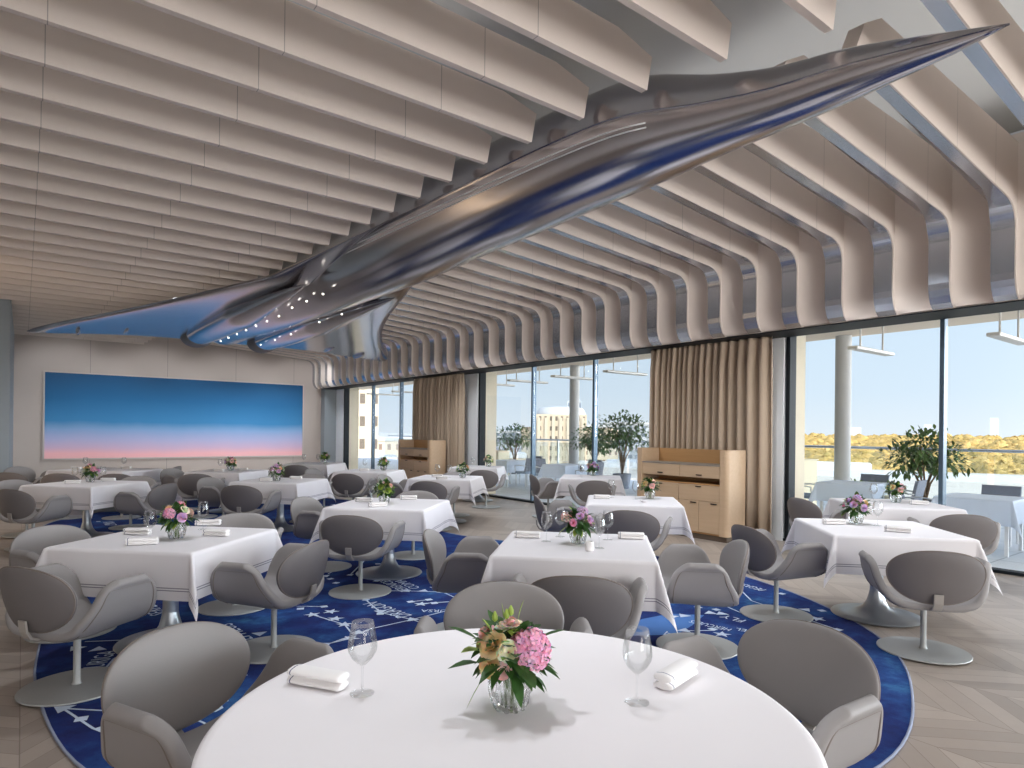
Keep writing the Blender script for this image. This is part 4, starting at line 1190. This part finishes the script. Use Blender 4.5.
t = empty('folded_throw', (11.42, 3.19, .47)); 
tag(t, 'crumpled pale blue throw on a terrace chair outside the right window', 'throw')
rr = random.Random(9)
MB().grid(20, 20, lambda u, v: (.42 * (u - .5), .36 * (v - .5), .06 + .05 * math.sin(7 * u + 3 * v) * math.sin(5 * v + 1) + .03 * math.sin(13 * u))).build('cloth_fold', M['fabric_out'], t, smooth=True, solid=.02)

# ------------------------------------------------------------------ the city beyond
G0 = -32.
gm = MB().box(20, 7000, -4000, 7000, G0 - 1, G0)
o = gm.build('ground_city', plain('city_ground', lin(196, 196, 186), .9, 0, .1, .1, .02)); struct(o)
struct(MB().box(-3000, 15.9, 30.5, 7000, G0 - 1, G0).build('ground_city_far', o.data.materials[0]))
# autumn park canopy
def lerp(a, b, t): return a + (b - a) * t
_m = N('autumn_canopy')
_n1 = _m.noise(.06, 8., None, .75); _n2 = _m.noise(1.1, 6., None, .7)
_r = _m.n('ValToRGB'); _m.l(_n1.outputs[0], _r.inputs[0]); _e = _r.color_ramp.elements
_e[0].position = .35; _e[0].color = lin(200, 180, 112); _e[1].position = .65; _e[1].color = lin(232, 200, 140)
_x = _e.new(.5); _x.color = lin(226, 190, 120)
_c = _m.mix(_m.math('MINIMUM', _m.math('MAXIMUM', _m.math('MULTIPLY_ADD', _n2.outputs[0], 4.0, -1.6), 0.), .75), _r.outputs[0], lin(158, 132, 72))
_m.bsdf(_c, .9, 0, .1)
pk = MB(); rr = random.Random(31)
def blob(m, x, y, z, r):
    P = []; nu, nv = 9, 5
    for j in range(nv + 1):
        th = PI * j / nv * .62
        for i in range(nu):
            a = 2 * PI * i / nu + j * .4
            q = r * rr.uniform(.8, 1.15)
            P.append((x + q * math.sin(th) * math.cos(a), y + q * math.sin(th) * math.sin(a), z + q * .9 * math.cos(th)))
    m.add(P, [(j * nu + i, j * nu + (i + 1) % nu, (j + 1) * nu + (i + 1) % nu, (j + 1) * nu + i) for j in range(nv) for i in range(nu)])
def polar(deg_right, dist):      # bearing measured from the viewing axis
    a = YAW + math.radians(deg_right)
    return dist * math.sin(a), dist * math.cos(a)
for i in range(4600):
    d = 262 * (1330 / 262) ** (rr.random() ** 1.1)
    x, y = polar(rr.uniform(14.5, 58), d)
    blob(pk, x, y, -11.5 + min(10.5, (d - 262) * .0105) + rr.uniform(-2, 1.2) - 4, rr.uniform(3.0, 6.5) * (1 + d / 1500))
pm_ = pk.build('autumn_trees', _m.m, None, smooth=True)
tag(pm_, 'band of yellow autumn park trees along the horizon', 'trees', None, 'stuff')
def building(name, deg, dist, w, dpt, z1, mat, label, extra=None, rot=0.):
    x, y = polar(deg, dist)
    t = empty(name, (x, y, G0)); t.rotation_euler = (0, 0, -YAW - math.radians(deg) + rot)
    tag(t, label, 'building')
    MB().box(-w / 2, w / 2, 0, dpt, 0, z1 - G0).build('block', mat, t)
    if extra: extra(t, w, dpt, z1 - G0)
    return t
def flat_roof(t, w, d, h):
    MB().box(-w / 2 - .4, w / 2 + .4, -.4, d + .4, h, h + 1).build('roof', M['roof_grey'], t)
cream1 = facade_mat('cream_facade', lin(206, 192, 168), lin(112, 102, 92), 1.7, 3.1, .42, .45)
cream2 = facade_mat('stone_facade', lin(232, 216, 190), lin(150, 128, 110), 2.1, 3.2, .4, .45)
grey1 = facade_mat('grey_facade', lin(190, 196, 200), lin(130, 140, 150), 3., 3.2, .6, .5)
def tower_top(t, w, d, h):
    MB().lathe([(w * .49, h), (w * .49, h + 1.0), (w * .44, h + 2.2), (w * .2, h + 2.7)], 40, c=(0, d / 2, 0)).build('roof_drum', M['roof_grey'], t, smooth=True, angle=40)
    MB().box(w * .12, w * .40, d * .4, d * .7, h + 2, h + 4.6).build('plant_room', grey1, t)
    for i in range(7):
        x = -w / 2 + w * (i + .5) / 7
        MB().box(x - w * .03, x + w * .03, -.5, 0, 3, h - 1).build('rib', M['rib'], t)
    MB().box(-w * .78, -w / 2, d * .25, d * .9, 0, h - 4).build('side_wing', cream1, t)
building('tower_block', 4.35, 200, 16, 17, 7.2, cream1, 'tall cream tower block with white rounded roof, seen through the middle window', tower_top)
building('office_building', -.2, 260, 26, 30, 1.0, grey1, 'low grey office building with glazed upper floors left of the tower', flat_roof)
building('terrace_houses', -1.5, 150, 14, 12, -4.5, cream2, 'pinkish cream low building beside the middle window frame', flat_roof)
building('stone_building', 7.6, 235, 15, 20, 3.5, cream2, 'ornate pale stone building just right of the round column', flat_roof)
building('apartment_building', 10.3, 290, 20, 20, 5.5, grey1, 'grey block rising behind the tall potted tree', flat_roof)
building('corner_building', 11.5, 150, 16, 12, -6, cream2, 'low pale building behind the potted trees', flat_roof)
building('mansion_block', -9.5, 160, 26, 14, -1.0, cream2, 'cream mansion block seen in the farthest window bay', flat_roof)
building('brick_block', -12.0, 120, 7, 9, -4.2, facade_mat('brick_facade', lin(198, 130, 112), lin(120, 90, 84), 2., 3., .4, .5), 'red brick roofed building in the farthest window bay', flat_roof)
building('scaffolded_tower', -13.4, 90, 5, 7, 10.0, cream1, 'tall yellowish tower at the left of the farthest window bay', flat_roof)
building('park_pavilion', 31.5, 92, 130, 78, -6.2, plain('pavilion_roof', lin(208, 198, 182), .8, 0, .2, .08, .06), 'broad white flat roof below the terrace, right window', lambda t, w, d, h: MB().box(-w / 2, w / 2, d * .55, d * .58, h, h + 1.2).build('parapet', M['whitewall'], t))
building('white_hut', 26.9, 150, 13, 10, -4.3, plain('hut_render', lin(236, 234, 232), .8), 'small white boxy building right of the big column', None)
for deg, dist, w, h, lab in ((21.6, 1700, 60, 14, 'long low pale skyline block left of the column'), (28.2, 1750, 26, 22, 'slim pale skyline spire right of the column'), (33.0, 1900, 16, 32, 'thin skyline mast left of the window mullion'), (37.0, 1650, 15, 42, 'slim white skyline tower right of the mullion'), (40.1, 1650, 34, 36, 'white skyline tower at the right edge')):
    building('skyline_block', deg, dist, w, 30, h, M['whitewall'], lab)

# ------------------------------------------------------------------ table spots (recessed between the fins)
for k, (x, y) in TABLES.items():
    spot('table_spot', (min(x - .1, 6.6), y - .05, 3.86), 85, 96, (x, y, .75))
spot('table_spot', (.55, 2.25, 3.9), 95, 46, (RX, RY, .75), radius=.018)
spot('table_spot', (1.9, 2.3, 3.9), 95, 46, (RX, RY, .75), radius=.018)
spot('table_spot', (.5, .3, 3.9), 14, 60, (RX, RY, .75), radius=.018)
# unseen fill lights added in the void, shining up to brighten the fins
area('void_fill', (.4, 10.5, 4.72), 5.2, 23.0, 88, (1, .95, .9), (.4, 10.5, 6))
area('void_fill', (6.4, 10.5, 4.72), 3.0, 23.0, 88, (.97, .97, 1.0), (6.4, 10.5, 6))
for x in (2.0, 4.6, 6.5):  # extra wide spots without fittings, added for light bounced off the floor
    for y in (0.5, 4.2, 8.0, 12.0, 16.5, 20.0):
        if x == 2.0 and y < 1: continue
        spot('fill_spot', (x, y + .3, 3.86), 28 if x < 3 else 48 if x < 5 else 85, 130, (x, y + .5, 0))
for x in (1.0, 3.2, 5.4, 7.6):
    spot('wall_spot', (x, YB - 2.2, 3.9), 60, 105, (x, YB, 1.8))
